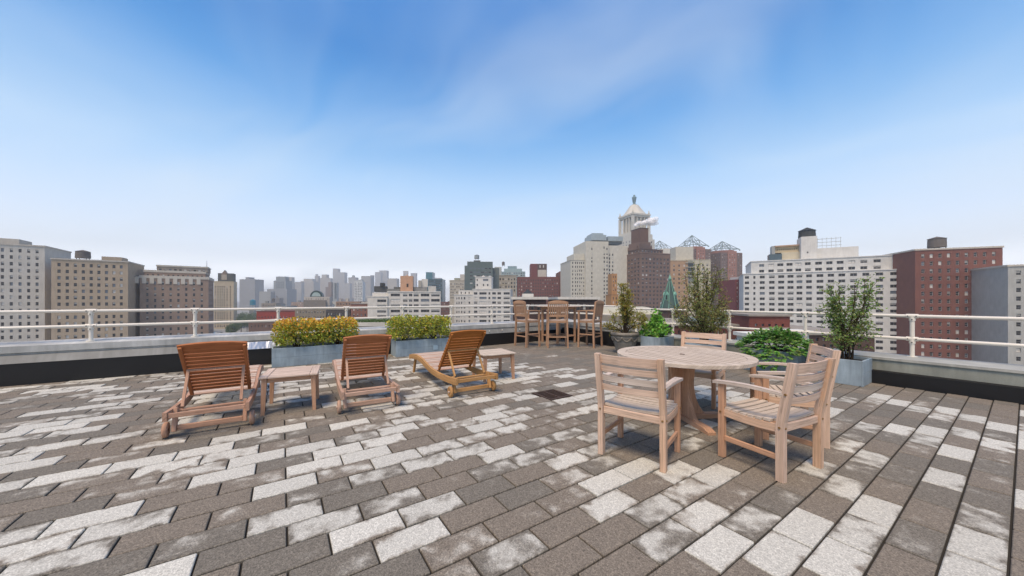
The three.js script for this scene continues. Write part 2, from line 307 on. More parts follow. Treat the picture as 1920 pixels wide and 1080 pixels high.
// ---------------------------------------------------------------- furniture
const at = (X, Z, y = 0) => V3(X, y, -Z);                      // X to the right, Z away, from the point under the camera
const face = (fx, fz) => Math.atan2(fx, -fz);                  // turn that points a thing's front (+z) along (fx right, fz away)
function bolts(list, parent) { for (const [p, d] of list) obj('bolt', rod(p, p.clone().addScaledVector(d, .006), .0085, .0085, 8), M.brass, parent); }
function armchair(label) {
  const t = thing('garden_armchair', label, 'chair', V3(0, 0, 0), 0, 'teak armchairs round the dining table');
  const tr = rng(3), pick = () => [M.teak, M.teak, M.teak3, M.teak4][Math.floor(tr() * 4)];
  const X = .258, ZR = -.225, ZF = .225, lean = (y) => (y > .42 ? -(y - .42) * .17 : 0);
  for (const s of [-1, 1]) {
    const post = obj('back_post', bent(.044, .89, .055, 10, 1, (v) => { const y = v.y + .445; v.y = y; v.z += ZR + lean(y); v.x += s * X; if (y > .88) v.z *= .995; }), pick(), t);
    bolts([[V3(s * (X + .0215), .40, ZR), V3(s, 0, 0)], [V3(s * (X + .0215), .655, ZR - .04), V3(s, 0, 0)], [V3(s * X, .40, ZR - .027), V3(0, 0, -1)]], post);
    const fl = obj('front_leg', board(.044, .635, .05).translate(s * X, .3175, ZF), M.teak2, t);
    bolts([[V3(s * (X + .0215), .39, ZF), V3(s, 0, 0)]], fl);
    obj('side_apron', bent(.024, .06, .40, 6, 2, (v) => { v.y += .392 - .012 * Math.cos(v.z / .2 * 1.3); v.x += s * X; }), M.teak3, t);
    obj('stretcher', board(.022, .042, .40).translate(s * X, .17, 0), M.teak2, t);
    obj('arm', bent(.06, .024, .54, 10, 2, (v) => { const q = (v.z + .27) / .54; v.x = v.x * lerp(.72, 1.12, sm(q)) + s * (X + .012 * Math.sin(q * 3.1)); v.y += .648 + .016 * Math.sin(q * Math.PI) - .012 * q; v.z += .02; }), M.teak4, t);
  }
  obj('front_apron', board(.472, .055, .022).translate(0, .392, ZF), M.teak, t);
  obj('rear_apron', board(.472, .06, .022).translate(0, .392, ZR), M.teak, t);
  for (let i = 0; i < 8; i++) {
    const q = i / 7, z = lerp(-.19, .232, q), y = .436 - .022 * Math.sin(q * Math.PI * .9) + .004, l = i === 0 ? .46 : i === 7 ? .50 : .53;
    obj('seat_slat', bent(l, .018, .048, 6, 0, (v) => { v.z += z; v.y += y - .008 * (1 - Math.pow(v.x / .27, 2)); }).clone(), M.teakGrey, t);
  }
  [[.845, .072], [.762, .05], [.682, .05], [.598, .052]].forEach(([y, h]) => obj('back_slat', bent(.474, h, .02, 8, 0, (v) => { const yy = v.y + y; v.z += ZR + lean(yy) - .032 * (1 - Math.pow(v.x / .237, 2)) + .012; v.y = yy; }), pick(), t));
  return t;
}
{
  const seats = [
    [1.13, 3.045, .62, .785, 'weathered teak armchair seen from behind with its back to the drain grate'],
    [2.14, 2.87, -.42, .907, 'teak armchair with slatted seat and both arms showing, beside the splayed table foot'],
    [2.47, 4.60, -.70, -.72, 'teak armchair across the round table, its back to the low parapet and wispy tree'],
    [2.765, 3.475, -.914, .406, 'teak armchair tucked in next to the trailing herb planter, turned to the round table'],
  ];
  let c0; for (const [X, Z, fx, fz, l] of seats) { if (!c0) { c0 = armchair(l); c0.position.copy(at(X, Z)); c0.rotation.y = face(fx, fz); } else dup(c0, at(X, Z), face(fx, fz), l); }
}
{ // round dining table
  const R = .705, r = .615, t = thing('round_dining_table', 'round slatted teak dining table on a splayed pedestal among the armchairs', 'table', at(1.94, 3.92), -1.08);
  const n = 13, pitch = 2 * r / n, slatEdge = wood(0x8d7a68, .95);          // slat sides a darker tone than their tops
  for (let i = 0; i < n; i++) {
    const z0 = -r + i * pitch + .007, z1 = -r + (i + 1) * pitch - .007, s = new THREE.Shape(), rr = r - .004;
    const xa = (z) => Math.sqrt(Math.max(0, rr * rr - z * z)), pts = [];
    for (let k = 0; k <= 4; k++) { const z = lerp(z0, z1, k / 4); pts.push([xa(z), z]); }
    for (let k = 4; k >= 0; k--) { const z = lerp(z0, z1, k / 4); pts.push([-xa(z), z]); }
    s.setFromPoints(pts.map(([x, z]) => new THREE.Vector2(x, z)));
    const g = woodUV(new THREE.ExtrudeGeometry(s, { depth: .02, bevelEnabled: true, bevelSize: .002, bevelThickness: .002, bevelSegments: 1 }).rotateX(Math.PI / 2), 0);
    obj('top_slat', g.translate(0, .726, 0), [M.teakGrey, slatEdge], t);
  }
  for (let k = 0; k < 6; k++) {
    const s = new THREE.Shape(), a0 = k * Math.PI / 3 + .004, a1 = (k + 1) * Math.PI / 3 - .004, pts = [];
    for (let i = 0; i <= 10; i++) { const a = lerp(a0, a1, i / 10); pts.push([Math.cos(a) * R, Math.sin(a) * R]); }
    for (let i = 10; i >= 0; i--) { const a = lerp(a0, a1, i / 10); pts.push([Math.cos(a) * (r + .003), Math.sin(a) * (r + .003)]); }
    s.setFromPoints(pts.map((p) => new THREE.Vector2(...p)));
    obj('rim_segment', woodUV(new THREE.ExtrudeGeometry(s, { depth: .03, bevelEnabled: true, bevelSize: .004, bevelThickness: .004, bevelSegments: 2 }).rotateX(Math.PI / 2), 0).translate(0, .729, 0), M.teakGrey, t);
  }
  obj('umbrella_hole', new THREE.TorusGeometry(.024, .005, 6, 18).rotateX(Math.PI / 2).translate(0, .727, 0), std(0x4a3a2c, .8), t);
  for (let k = 0; k < 4; k++) {
    const a = k * Math.PI / 2 + 2.75, s = new THREE.Shape();
    s.moveTo(.018, .05); s.lineTo(.27, .05); s.bezierCurveTo(.19, .1, .125, .26, .125, .42); s.lineTo(.15, .655); s.lineTo(.018, .655); s.lineTo(.018, .05);
    const g = woodUV(new THREE.ExtrudeGeometry(s, { depth: .036, bevelEnabled: true, bevelSize: .003, bevelThickness: .003, bevelSegments: 1, curveSegments: 8 }).translate(0, 0, -.018), 1);
    obj('pedestal_board', g.rotateY(a), M.teak2, t);
    const f = new THREE.Shape(); f.moveTo(.02, 0); f.lineTo(.5, 0); f.lineTo(.5, .022); f.lineTo(.42, .047); f.lineTo(.02, .049); f.lineTo(.02, 0);
    obj('foot', woodUV(new THREE.ExtrudeGeometry(f, { depth: .082, bevelEnabled: true, bevelSize: .003, bevelThickness: .003, bevelSegments: 1 }).translate(0, .003, -.041), 0).rotateY(a), M.teak2, t);
    obj('top_bearer', board(.56, .045, .04).translate(.3, .6805, 0).rotateY(a), M.teak2, t);
  }
}
function sideTable(label, pos, turn, m) {
  const t = thing('side_table', label, 'table', pos, turn, 'low square side tables');
  for (const s of [-1, 1]) {
    obj('end_board', board(.085, .022, .60).translate(s * .2575, .439, 0), m, t);
    obj('apron', board(.44, .055, .02).translate(0, .399, s * .243), M.teak2, t); obj('apron', board(.02, .055, .44).translate(s * .243, .399, 0), M.teak2, t);
    for (const q of [-1, 1]) obj('leg', bent(.052, .427, .052, 4, 1, (v) => { const k = (v.y + .2135) / .427; v.x = v.x * lerp(.72, 1, k) + s * lerp(.262, .248, k); v.z = v.z * lerp(.72, 1, k) + q * lerp(.262, .248, k); v.y += .2135; }), M.teak2, t);
  }
  for (let i = 0; i < 6; i++) obj('top_board', board(.424, .02, .096).translate(0, .438, -.25 + i * .1), m, t);
  return t;
}
const topPale = wood(0xd9c6b6, .75);
sideTable('square teak side table with pale top standing between two loungers', at(-2.785, 4.36), -.44 + Math.PI / 2 * 0 + .88, topPale).rotation.y = .45;
sideTable('square teak side table half hidden behind the honey coloured lounger', at(-.33, 5.98), 0, M.teakGrey).rotation.y = .47;

function lounger(label, pos, turn, slatM, frameM) {              // +z runs to the foot end; the origin lies under the axle
  const t = thing('sun_lounger', label, 'sun lounger', pos, turn, 'teak sun loungers in a row');
  const prof = new THREE.SplineCurve([[-.17, .285], [.15, .262], [.55, .25], [.95, .278], [1.3, .345], [1.58, .37], [1.85, .352], [2.06, .318]].map(([a, b]) => new THREE.Vector2(a, b)));
  const tab = prof.getPoints(60), yAt = (z) => { for (let i = 1; i < tab.length; i++) if (tab[i].x >= z) { const q = (z - tab[i - 1].x) / (tab[i].x - tab[i - 1].x); return lerp(tab[i - 1].y, tab[i].y, clamp(q)); } return tab[60].y; };
  const W = .31;
  for (const s of [-1, 1]) {
    obj('side_rail', bent(.032, .085, 2.23, 28, 2, (v) => { const z = v.z + .945; v.y += yAt(z) - .0425 + .0; v.z = z; v.x += s * W; }), frameM, t);
    obj('front_leg', barTo(V3(s * (W - .034), 0, 1.93), V3(s * (W - .034), yAt(1.84) - .03, 1.80), .034, .058), frameM, t);
    obj('rear_leg', barTo(V3(s * (W - .034), .05, -.01), V3(s * (W - .034), .275, .06), .034, .06), frameM, t);
    const wl = obj('wheel', new THREE.LatheGeometry([[.014, -.019], [.066, -.019], [.074, -.013], [.076, 0], [.074, .013], [.066, .019], [.052, .021], [.048, .015], [.014, .015]].map((p) => new THREE.Vector2(...p)), 24).rotateZ(Math.PI / 2 * s * -1).translate(s * (W + .028), .078, 0), frameM, t);
    obj('hub_cap', rod(V3(s * (W + .02), .078, 0), V3(s * (W + .062), .078, 0), .017, .015, 12), topPale, wl);
  }
  obj('axle', board(2 * W - .105, .05, .03).translate(0, .083, 0), frameM, t);
  obj('rear_rail', board(2 * W - .034, .045, .028).translate(0, .245, -.145), frameM, t);
  obj('cross_bar', board(2 * W - .034, .022, .04).translate(0, .232, .09), frameM, t);
  obj('cross_bar', board(2 * W - .034, .04, .028).translate(0, .31, 1.86), frameM, t);
  // backrest: hinged near z = .62, rising towards the wheel end
  const hz = .66, hy = .275, L = .80, ang = .84, bdir = V3(0, Math.sin(ang), -Math.cos(ang)), nrm = V3(0, Math.cos(ang), Math.sin(ang));   // nrm: the reclining side
  const onB = (d, n) => V3(0, hy, hz).addScaledVector(bdir, d).addScaledVector(nrm, n);
  const rotB = new THREE.Quaternion().setFromUnitVectors(V3(0, 1, 0), bdir);
  for (const s of [-1, 1]) obj('backrest_stile', board(.032, L, .028).applyQuaternion(rotB).translate(s * .262, onB(L / 2, -.018).y, onB(L / 2, -.018).z), slatM, t);
  const nb = 13;
  for (let i = 0; i < nb; i++) {
    const d = .03 + (i + .5) * (L - .03) / nb, h = (L - .03) / nb, top = i === nb - 1, p = onB(d, .006);
    const g = top ? bent(.57, h + .02, .02, 8, 0, (v) => { if (v.y > 0) v.y += .03 * (1 - Math.pow(v.x / .285, 2)); }) : board(.565, h - .019, .018, .003);
    obj('backrest_slat', g.applyQuaternion(rotB).translate(0, p.y, p.z), slatM, t);
  }
  for (const s of [-1, 1]) { const a = onB(.46, -.03), b = V3(0, .262, .085); obj('support_strut', barTo(V3(s * .235, b.y, b.z), V3(s * .235, a.y, a.z), .026, .026), frameM, t); }
  obj('strut_bar', rod(V3(-.25, onB(.46, -.04).y, onB(.46, -.04).z), V3(.25, onB(.46, -.04).y, onB(.46, -.04).z), .011, .011, 8), frameM, t);
  const ns = 21;
  for (let i = 0; i < ns; i++) { const z = lerp(.70, 2.03, i / (ns - 1)), sl = Math.atan2(yAt(z + .02) - yAt(z - .02), .04); obj('seat_slat', board(.586, .018, .054, .003).rotateX(-sl).translate(0, yAt(z) - .004, z), i % 3 ? topPale : M.frameB, t); }
  return t;
}
lounger('reddish brown teak lounger with raised back, its wheel next to the side table leg', at(-3.10, 3.545), face(-.54, .842), M.loungeA, M.frameA);
lounger('reddish brown teak lounger with raised back standing in front of the blue planters gap', at(-1.76, 4.255), face(-.50, .866), M.loungeB, M.frameB);
lounger('honey coloured teak lounger with raised back beside the half hidden side table', at(-.565, 4.93), face(-.535, .845), M.loungeC, M.frameC);

// bar height set in the corner
function barChair(label) {
  const t = thing('bar_chair', label, 'chair', V3(0, 0, 0), 0, 'tall teak bar chairs');
  const X = .262, m = M.teakBar, lean = (y) => (y > .72 ? -(y - .72) * .13 : -.03 * (1 - y / .72));
  for (const s of [-1, 1]) {
    obj('back_post', bent(.045, 1.29, .05, 10, 1, (v) => { const y = v.y + .645; v.y = y; v.z += -.215 + lean(y); v.x += s * (X + .02 * (1 - Math.min(1, y / .72))); }), m, t);
    obj('front_leg', bent(.045, 1.02, .045, 6, 1, (v) => { const y = v.y + .51; v.y = y; v.z += .225; v.x += s * (X + .02 * (1 - Math.min(1, y / .72))); }), m, t);
    obj('side_apron', board(.022, .055, .40).translate(s * X, .725, 0), m, t);
    obj('side_stretcher', board(.022, .035, .41).translate(s * (X + .01), .37, 0), m, t);
    obj('arm', bent(.058, .024, .52, 8, 2, (v) => { const q = (v.z + .26) / .52; v.y += 1.03 + .018 * Math.sin(q * 3.1) - .008 * q; v.x = v.x * lerp(.75, 1.1, q) + s * (X + .004); v.z += .02; }), m, t);
  }
  for (const z of [-.215, .225]) obj('apron', board(.48, .055, .022).translate(0, .725, z), m, t);
  obj('foot_rail', board(.49, .04, .03).translate(0, .29, .225), m, t); obj('rear_stretcher', board(.49, .035, .022).translate(0, .30, -.23), m, t);
  for (let i = 0; i < 7; i++) { const q = i / 6, z = lerp(-.18, .235, q); obj('seat_slat', bent(i ? .555 : .46, .02, .059, 4, 0, (v) => { v.z += z; v.y += .775 - .018 * Math.sin(q * 2.8) - .008 * (1 - Math.pow(v.x / .28, 2)); }), topPale, t); }
  const zb = (y) => -.215 + lean(y);
  obj('lower_back_rail', board(.48, .055, .022).translate(0, .895, zb(.895)), m, t);
  obj('crest_rail', bent(.57, .07, .026, 10, 0, (v) => { v.y += 1.255 + (v.y > 0 ? .045 : .018) * (1 - Math.pow(v.x / .285, 2)); v.z += zb(1.26); }), m, t);
  for (let i = 0; i < 8; i++) { const x = lerp(-.2, .2, i / 7); obj('back_slat', barTo(V3(x, .92, zb(.92)), V3(x, 1.24, zb(1.24)), .036, .012, .002), m, t); }
  return t;
}
{
  const b0 = barChair('tall teak bar chair on the side of the bar table towards the loungers, in profile');
  b0.position.copy(at(.45, 10.05)); b0.rotation.y = face(.83, .55);
  dup(b0, at(1.29, 9.87), face(.03, 1), 'tall teak bar chair with its slatted back square on, between the two other bar chairs');
  dup(b0, at(2.25, 9.92), face(-.80, .60), 'tall teak bar chair next to the stone pot, turned to the bar table');
  const t = thing('bar_table', 'square teak bar height table in the corner behind the bar chairs', 'table', at(1.48, 10.95), TH), m = M.teakBar;
  for (let i = 0; i < 8; i++) obj('top_board', board(1.0, .024, .121).translate(0, 1.137, -.4375 + i * .125), topPale, t);
  for (const s of [-1, 1]) { for (const q of [-1, 1]) obj('leg', board(.06, 1.124, .06).translate(s * .36, .562, q * .36), m, t); obj('apron', board(.66, .07, .022).translate(0, 1.085, s * .36), m, t); obj('apron', board(.022, .07, .66).translate(s * .36, 1.085, 0), m, t); obj('foot_rail', board(.66, .04, .03).translate(0, .22, s * .36), m, t); obj('foot_rail', board(.03, .04, .66).translate(s * .36, .22, 0), m, t); }
}
// ---------------------------------------------------------------- planters and plants
const leafMat = new THREE.MeshPhysicalMaterial({ vertexColors: true, roughness: .7, transmission: .38, thickness: 0, side: THREE.DoubleSide });
const bark = std(0x4a3a28, .95, { map: smudge }), soil = std(0x2a221a, 1, { map: grit });
function rv(R) { let x, y, z, l; do { x = R() * 2 - 1; y = R() * 2 - 1; z = R() * 2 - 1; l = x * x + y * y + z * z; } while (l > 1 || l < .01); return V3(x, y, z).divideScalar(Math.sqrt(l)); }
function leafGeo(list, wide = .42, fold = .22) {               // each leaf: two folded halves with a bent tip
  const P = new Float32Array(list.length * 36), K = new Float32Array(list.length * 36), side = V3(), up = V3(); let o = 0;
  for (const { p, d, s, c, r = 0 } of list) {
    side.set(0, 1, 0); if (Math.abs(d.y) > .9) side.set(1, 0, 0);
    side.cross(d).normalize().applyAxisAngle(d, r); up.crossVectors(d, side);
    const q = (a, b, h) => [p.x + d.x * s * a + side.x * s * b + up.x * s * h, p.y + d.y * s * a + side.y * s * b + up.y * s * h, p.z + d.z * s * a + side.z * s * b + up.z * s * h];
    const A = q(0, 0, 0), M1 = q(.5, 0, .05), T = q(1, 0, -.12), Lf = q(.45, wide, fold), Rt = q(.45, -wide, fold);
    for (const v of [A, Lf, M1, M1, Lf, T, A, M1, Rt, M1, T, Rt]) { P.set(v, o); K.set(c, o); o += 3; }
  }
  const g = new THREE.BufferGeometry(); g.setAttribute('position', new THREE.BufferAttribute(P, 3)); g.setAttribute('color', new THREE.BufferAttribute(K, 3)); g.computeVertexNormals(); return g;
}
const mixc = (a, b, t) => a.map((x, i) => lerp(x, b[i], t));
function twig(pts, r0, r1, seg = 5) { const c = new THREE.CatmullRomCurve3(pts), n = Math.max(3, pts.length * 2), g = new THREE.TubeGeometry(c, n, 1, seg), p = g.attributes.position, ctr = V3(); for (let i = 0; i <= n; i++) { c.getPointAt(i / n, ctr); const r = lerp(r0, r1, i / n); for (let j = 0; j <= seg; j++) { const k = i * (seg + 1) + j; p.setXYZ(k, ctr.x + (p.getX(k) - ctr.x) * r, ctr.y + (p.getY(k) - ctr.y) * r, ctr.z + (p.getZ(k) - ctr.z) * r); } } g.computeVertexNormals(); return plain(g); }
const planterPaint = std(0xabbdc7, .75, { map: smudge });
function planter(label, u0, u1, v0, v1, h, opt = {}) {
  const c = gp((u0 + u1) / 2, (v0 + v1) / 2), t = thing('planter_box', label, 'planter', c, TH, 'blue grey planter boxes'), a = (u1 - u0) / 2, b = (v1 - v0) / 2, w = .025;
  const nb = 2;
  for (const s of [-1, 1]) {
    for (let i = 0; i < nb; i++) obj('side_board', uvM(cbox(2 * a, h / nb - .002, w, .003).translate(0, h / nb * (i + .5), s * (b - w / 2)), 1.3), planterPaint, t);
    obj('end_board', uvM(cbox(w, h - .004, 2 * b - 2 * w - .002, .003).translate(s * (a - w / 2), h / 2, 0), 1.3), planterPaint, t);
  }
  obj('soil', bx(-a + w, a - w, h - .09, h - .045, -b + w, b - w), soil, t);
  if (opt.patch) obj('patch_plate', cbox(.12, .11, .008, .002).translate(opt.patch, h * .42, b + .004), std(0x9cb2be, .7), t);
  return t;
}
// clipped, golden shrubs
const GOLD = [.80, .56, .04], ORANGE = [.74, .36, .03], LIME = [.58, .58, .05], GREEN = [.21, .28, .035], DEEP = [.09, .13, .025];
function clippedShrub(label, u, v, y, w, d, h, n, gold, seed, group) {
  const R = rng(seed), t = thing('golden_shrub', label, 'shrub', gp(u, v, y), TH, group), L = [], tw = [];
  for (let i = 0; i < n; i++) {
    const a = R() * Math.PI * 2, k = R(), e = Math.acos(1 - k * 1.72), rr = Math.pow(R(), .35) * (.86 + .3 * fbm(a * 2.2 + seed, e * 3, 3, seed));
    const sx = Math.sin(e) * Math.cos(a), sz = Math.sin(e) * Math.sin(a), sy = Math.cos(e);
    const sq = (q) => Math.sign(q) * Math.pow(Math.abs(q), .72);
    const p = V3(sq(sx) * w / 2 * rr, h * .52 + sq(sy) * h * .5 * rr, sq(sz) * d / 2 * rr);
    const dir = V3(sx, sy * .8 + .5, sz).normalize().multiplyScalar(.7).add(rv(R).multiplyScalar(.75)).normalize();
    const out = clamp(rr), fresh = gold * sstep(.45, .95, p.y / h + (R() - .5) * .5) * out;
    let c = mixc(GREEN, LIME, clamp(R() * 1.1)); if (R() < fresh) c = mixc(GOLD, ORANGE, R() * .9); else if (R() < .12) c = DEEP;
    c = c.map((q) => q * (.8 + .4 * R()));
    L.push({ p, d: dir, s: .03 + R() * .026, c, r: R() * 6 });
  }
  for (let i = 0; i < 16; i++) { const a = R() * 6.28, q = .2 + .75 * R(); tw.push(twig([V3((R() - .5) * .1, -.05, (R() - .5) * .1), V3(Math.cos(a) * w * .2 * q, h * .3, Math.sin(a) * d * .2 * q), V3(Math.cos(a) * w * .42 * q, h * (.5 + .4 * R()), Math.sin(a) * d * .42 * q)], .009, .003)); }
  obj('foliage', leafGeo(L), leafMat, t); obj('stems', tw, bark, t);
}
planter('long blue grey planter box holding the two orange tipped golden shrubs', -.17, 1.38, 8.30, 8.76, .38);
clippedShrub('orange tipped golden shrub at the planter end next to the foil flashing', .28, 8.53, .33, .86, .62, .62, 3400, .95, 11, 'orange tipped golden shrubs');
clippedShrub('orange tipped golden shrub half hidden by the lounger back', 1.02, 8.53, .33, .84, .62, .62, 3200, .95, 12, 'orange tipped golden shrubs');
planter('blue grey planter box with a square patch, holding the yellow green shrubs', 2.22, 3.55, 8.20, 8.66, .38, { patch: .30 });
clippedShrub('yellow green shrub at the left of the patched planter', 2.50, 8.42, .33, .84, .66, .62, 3200, .12, 13, 'yellow green shrubs in the patched planter');
clippedShrub('yellow green shrub at the patch side of the patched planter', 3.22, 8.42, .33, .86, .66, .60, 3200, .12, 14, 'yellow green shrubs in the patched planter');
for (const o of scene.children) if (o.userData.group === 'yellow green shrubs in the patched planter') o.userData.label = 'rounded yellow green shrub growing in the planter box with the square patch';

// loose shrubs and small trees: limbs that fork, leaves set along the thin twigs
function looseTree(name, label, cat, pos, o) {
  const R = rng(o.seed), t = thing(name, label, cat, pos, 0), wood_ = [], L = [];
  for (let i = 0; i < o.limbs; i++) {
    const a = i / o.limbs * 6.283 + R() * .9, env = o.shape(i / o.limbs, R), top = env.h, spread = env.r;
    const b = V3((R() - .5) * o.foot, 0, (R() - .5) * o.foot), e = V3(Math.cos(a) * spread, top, Math.sin(a) * spread);
    const m1 = b.clone().lerp(e, .35).add(V3(Math.cos(a) * -spread * .1, top * .08, Math.sin(a) * -spread * .1)), m2 = b.clone().lerp(e, .7).add(rv(R).multiplyScalar(.05));
    const pts = [b, m1, m2, e], cv = new THREE.CatmullRomCurve3(pts); wood_.push(twig(pts, o.thick, .004));
    for (let k = 0; k < o.twigs; k++) {
      const q = lerp(o.from, 1, Math.pow((k + R()) / o.twigs, .85)), s = cv.getPoint(q), dir = rv(R).multiplyScalar(.9).add(V3(Math.cos(a) * .4, .45, Math.sin(a) * .4)).normalize(), len = o.twig * (.5 + R()) * (1.15 - .5 * q);
      const tip = s.clone().addScaledVector(dir, len); wood_.push(twig([s, s.clone().lerp(tip, .5).add(rv(R).multiplyScalar(len * .1)), tip], .004, .0015, 3));
      for (let j = 0; j < o.leaves; j++) {
        const p = s.clone().lerp(tip, .15 + .9 * R()).add(rv(R).multiplyScalar(o.fuzz)), c = mixc(o.cols[Math.floor(R() * o.cols.length)], o.cols[Math.floor(R() * o.cols.length)], R()).map((x) => x * (.75 + .5 * R()));
        L.push({ p, d: dir.clone().multiplyScalar(.5).add(rv(R)).normalize(), s: o.leaf * (.7 + .6 * R()), c, r: R() * 6 });
      }
    }
  }
  obj('foliage', leafGeo(L, o.wide ?? .34), leafMat, t); obj('branches', wood_, bark, t);
  return t;
}
const OLIVE = [[.38, .34, .035], [.26, .26, .03], [.46, .37, .04], [.17, .18, .03]], TREE = [[.21, .25, .05], [.13, .17, .035], [.30, .32, .07], [.34, .29, .07]], HERB = [[.16, .42, .04], [.24, .50, .05], [.08, .25, .03], [.32, .58, .08]];
// stone pot
{
  const c = at(2.86, 8.72), t = thing('stone_pot', 'large weathered stone pot with rolled rim and garland relief', 'pot', c), stone = std(0x9d968a, .95, { map: smudge, bumpMap: grit, bumpScale: .006 });
  const prof = [[.02, .0], [.20, 0], [.215, .015], [.205, .04], [.225, .10], [.262, .24], [.278, .26], [.272, .285], [.30, .38], [.318, .40], [.318, .42], [.298, .435], [.305, .455], [.345, .465], [.352, .49], [.345, .525], [.325, .535], [.30, .53], [.29, .47], [.02, .47]];
  obj('body', uvM(new THREE.LatheGeometry(prof.map((p) => new THREE.Vector2(...p)), 40), 1.1), stone, t);
  for (let k = 0; k < 9; k++) {                                 // garlands sagging between knobs
    const a0 = k / 9 * 6.283, pts = []; for (let i = 0; i <= 8; i++) { const q = i / 8, a = a0 + q * 6.283 / 9, y = .405 - .085 * Math.sin(q * Math.PI), r = lerp(.272, .315, (y - .28) / .125) + .006; pts.push(V3(Math.cos(a) * r, y, Math.sin(a) * r)); }
    const cv = new THREE.CatmullRomCurve3(pts); obj('garland', new THREE.TubeGeometry(cv, 14, .016, 6), stone, t);
    obj('knob', new THREE.SphereGeometry(.027, 8, 6).translate(Math.cos(a0) * .318, .405, Math.sin(a0) * .318), stone, t);
  }
  obj('soil', new THREE.CylinderGeometry(.292, .292, .02, 24).translate(0, .478, 0), soil, t);
  looseTree('potted_shrub', 'olive yellow upright shrub growing in the stone pot', 'shrub', at(2.86, 8.72, .47), { seed: 41, limbs: 22, foot: .1, thick: .013, from: .3, twigs: 20, twig: .17, leaves: 12, fuzz: .03, leaf: .034, cols: OLIVE, shape: (q, R) => (R() < .36 ? { h: .85 + .45 * R(), r: .02 + .16 * R() } : { h: .2 + .5 * R(), r: .36 + .22 * R() }) });
}
planter('small blue grey planter box between the stone pot and the armchair back', 7.42, 8.02, 4.82, 5.34, .45);
looseTree('leafy_herb', 'bright green bushy herb in the small planter beside the stone pot', 'plant', gp(7.72, 5.10, .38), { seed: 51, limbs: 20, foot: .35, thick: .007, from: .15, twigs: 11, twig: .15, leaves: 7, fuzz: .03, leaf: .075, wide: .4, cols: HERB, shape: (q, R) => (R() < .4 ? { h: .42 + .27 * R(), r: .1 * R() } : { h: .12 + .3 * R(), r: .2 + .2 * R() }) });
planter('blue grey planter box under the trailing bright green herb', 7.45, 8.02, 2.22, 3.04, .42);
{ // trailing herb: a low dome that spills over the front
  const R = rng(61), t = thing('trailing_herb', 'bright green trailing herb spilling over its planter by the armchairs', 'plant', gp(7.72, 2.62, .38), TH), L = [], tw = [];
  for (let i = 0; i < 900; i++) {
    const a = R() * 6.283, q = Math.sqrt(R()), x = Math.cos(a) * q * .42, z = Math.sin(a) * q * .56, spill = Math.max(0, -x - .22) * 1.5, y = .30 * (1 - q * q) + .06 - spill * (.5 + .9 * R()) + (R() - .5) * .06;
    const s = V3(x - spill * .08, y, z), dir = V3(x * 1.6 - spill, -.15 + .5 * R() - spill, z * 1.3).add(rv(R).multiplyScalar(.35)).normalize();
    for (let j = 0; j < 7; j++) { const side = (j % 2 ? 1 : -1) * (.9 - j * .08), p = s.clone().addScaledVector(dir, .013 * j), d = dir.clone().add(V3(-dir.z * side, -.25, dir.x * side)).normalize(), c = mixc(HERB[Math.floor(R() * 4)], HERB[Math.floor(R() * 3)], .5).map((k) => k * (.45 + .6 * R())); L.push({ p, d: j === 6 ? dir : d, s: .036 + .018 * R(), c, r: R() * .8 - .4 }); }
    if (i % 14 === 0) tw.push(twig([V3(x * .3, -.05, z * .3), V3(x * .7, y * .7, z * .7), s], .004, .002, 4));
  }
  obj('foliage', leafGeo(L, .5, .12), leafMat, t); obj('stems', tw, bark, t);
}
planter('blue grey planter box behind the far armchair, at the foot of the wispy tree', 7.46, 8.02, 3.72, 4.22, .40);
looseTree('wispy_tree', 'tall wispy olive green tree in front of the low parapet railing', 'tree', gp(7.74, 3.97, .34), { seed: 71, limbs: 34, foot: .16, thick: .011, from: .26, twigs: 24, twig: .2, leaves: 9, fuzz: .04, leaf: .034, cols: TREE, shape: (q, R) => (R() < .55 ? { h: 1.3 + .48 * R(), r: .06 + .36 * R() } : { h: .55 + .65 * R(), r: .36 + .3 * R() }) });
planter('blue grey planter box past the trailing herb, under the feathery shrub', 7.46, 8.02, 1.40, 1.95, .40);
looseTree('feathery_shrub', 'feathery green shrub past the trailing herb along the low parapet', 'shrub', gp(7.74, 1.66, .34), { seed: 81, limbs: 20, foot: .16, thick: .009, from: .2, twigs: 18, twig: .2, leaves: 10, fuzz: .035, leaf: .034, cols: TREE.map((c) => [c[0] * .8, c[1] * 1.15, c[2]]), shape: (q, R) => (R() < .5 ? { h: .9 + .5 * R(), r: .1 + .3 * R() } : { h: .35 + .5 * R(), r: .25 + .25 * R() }) });
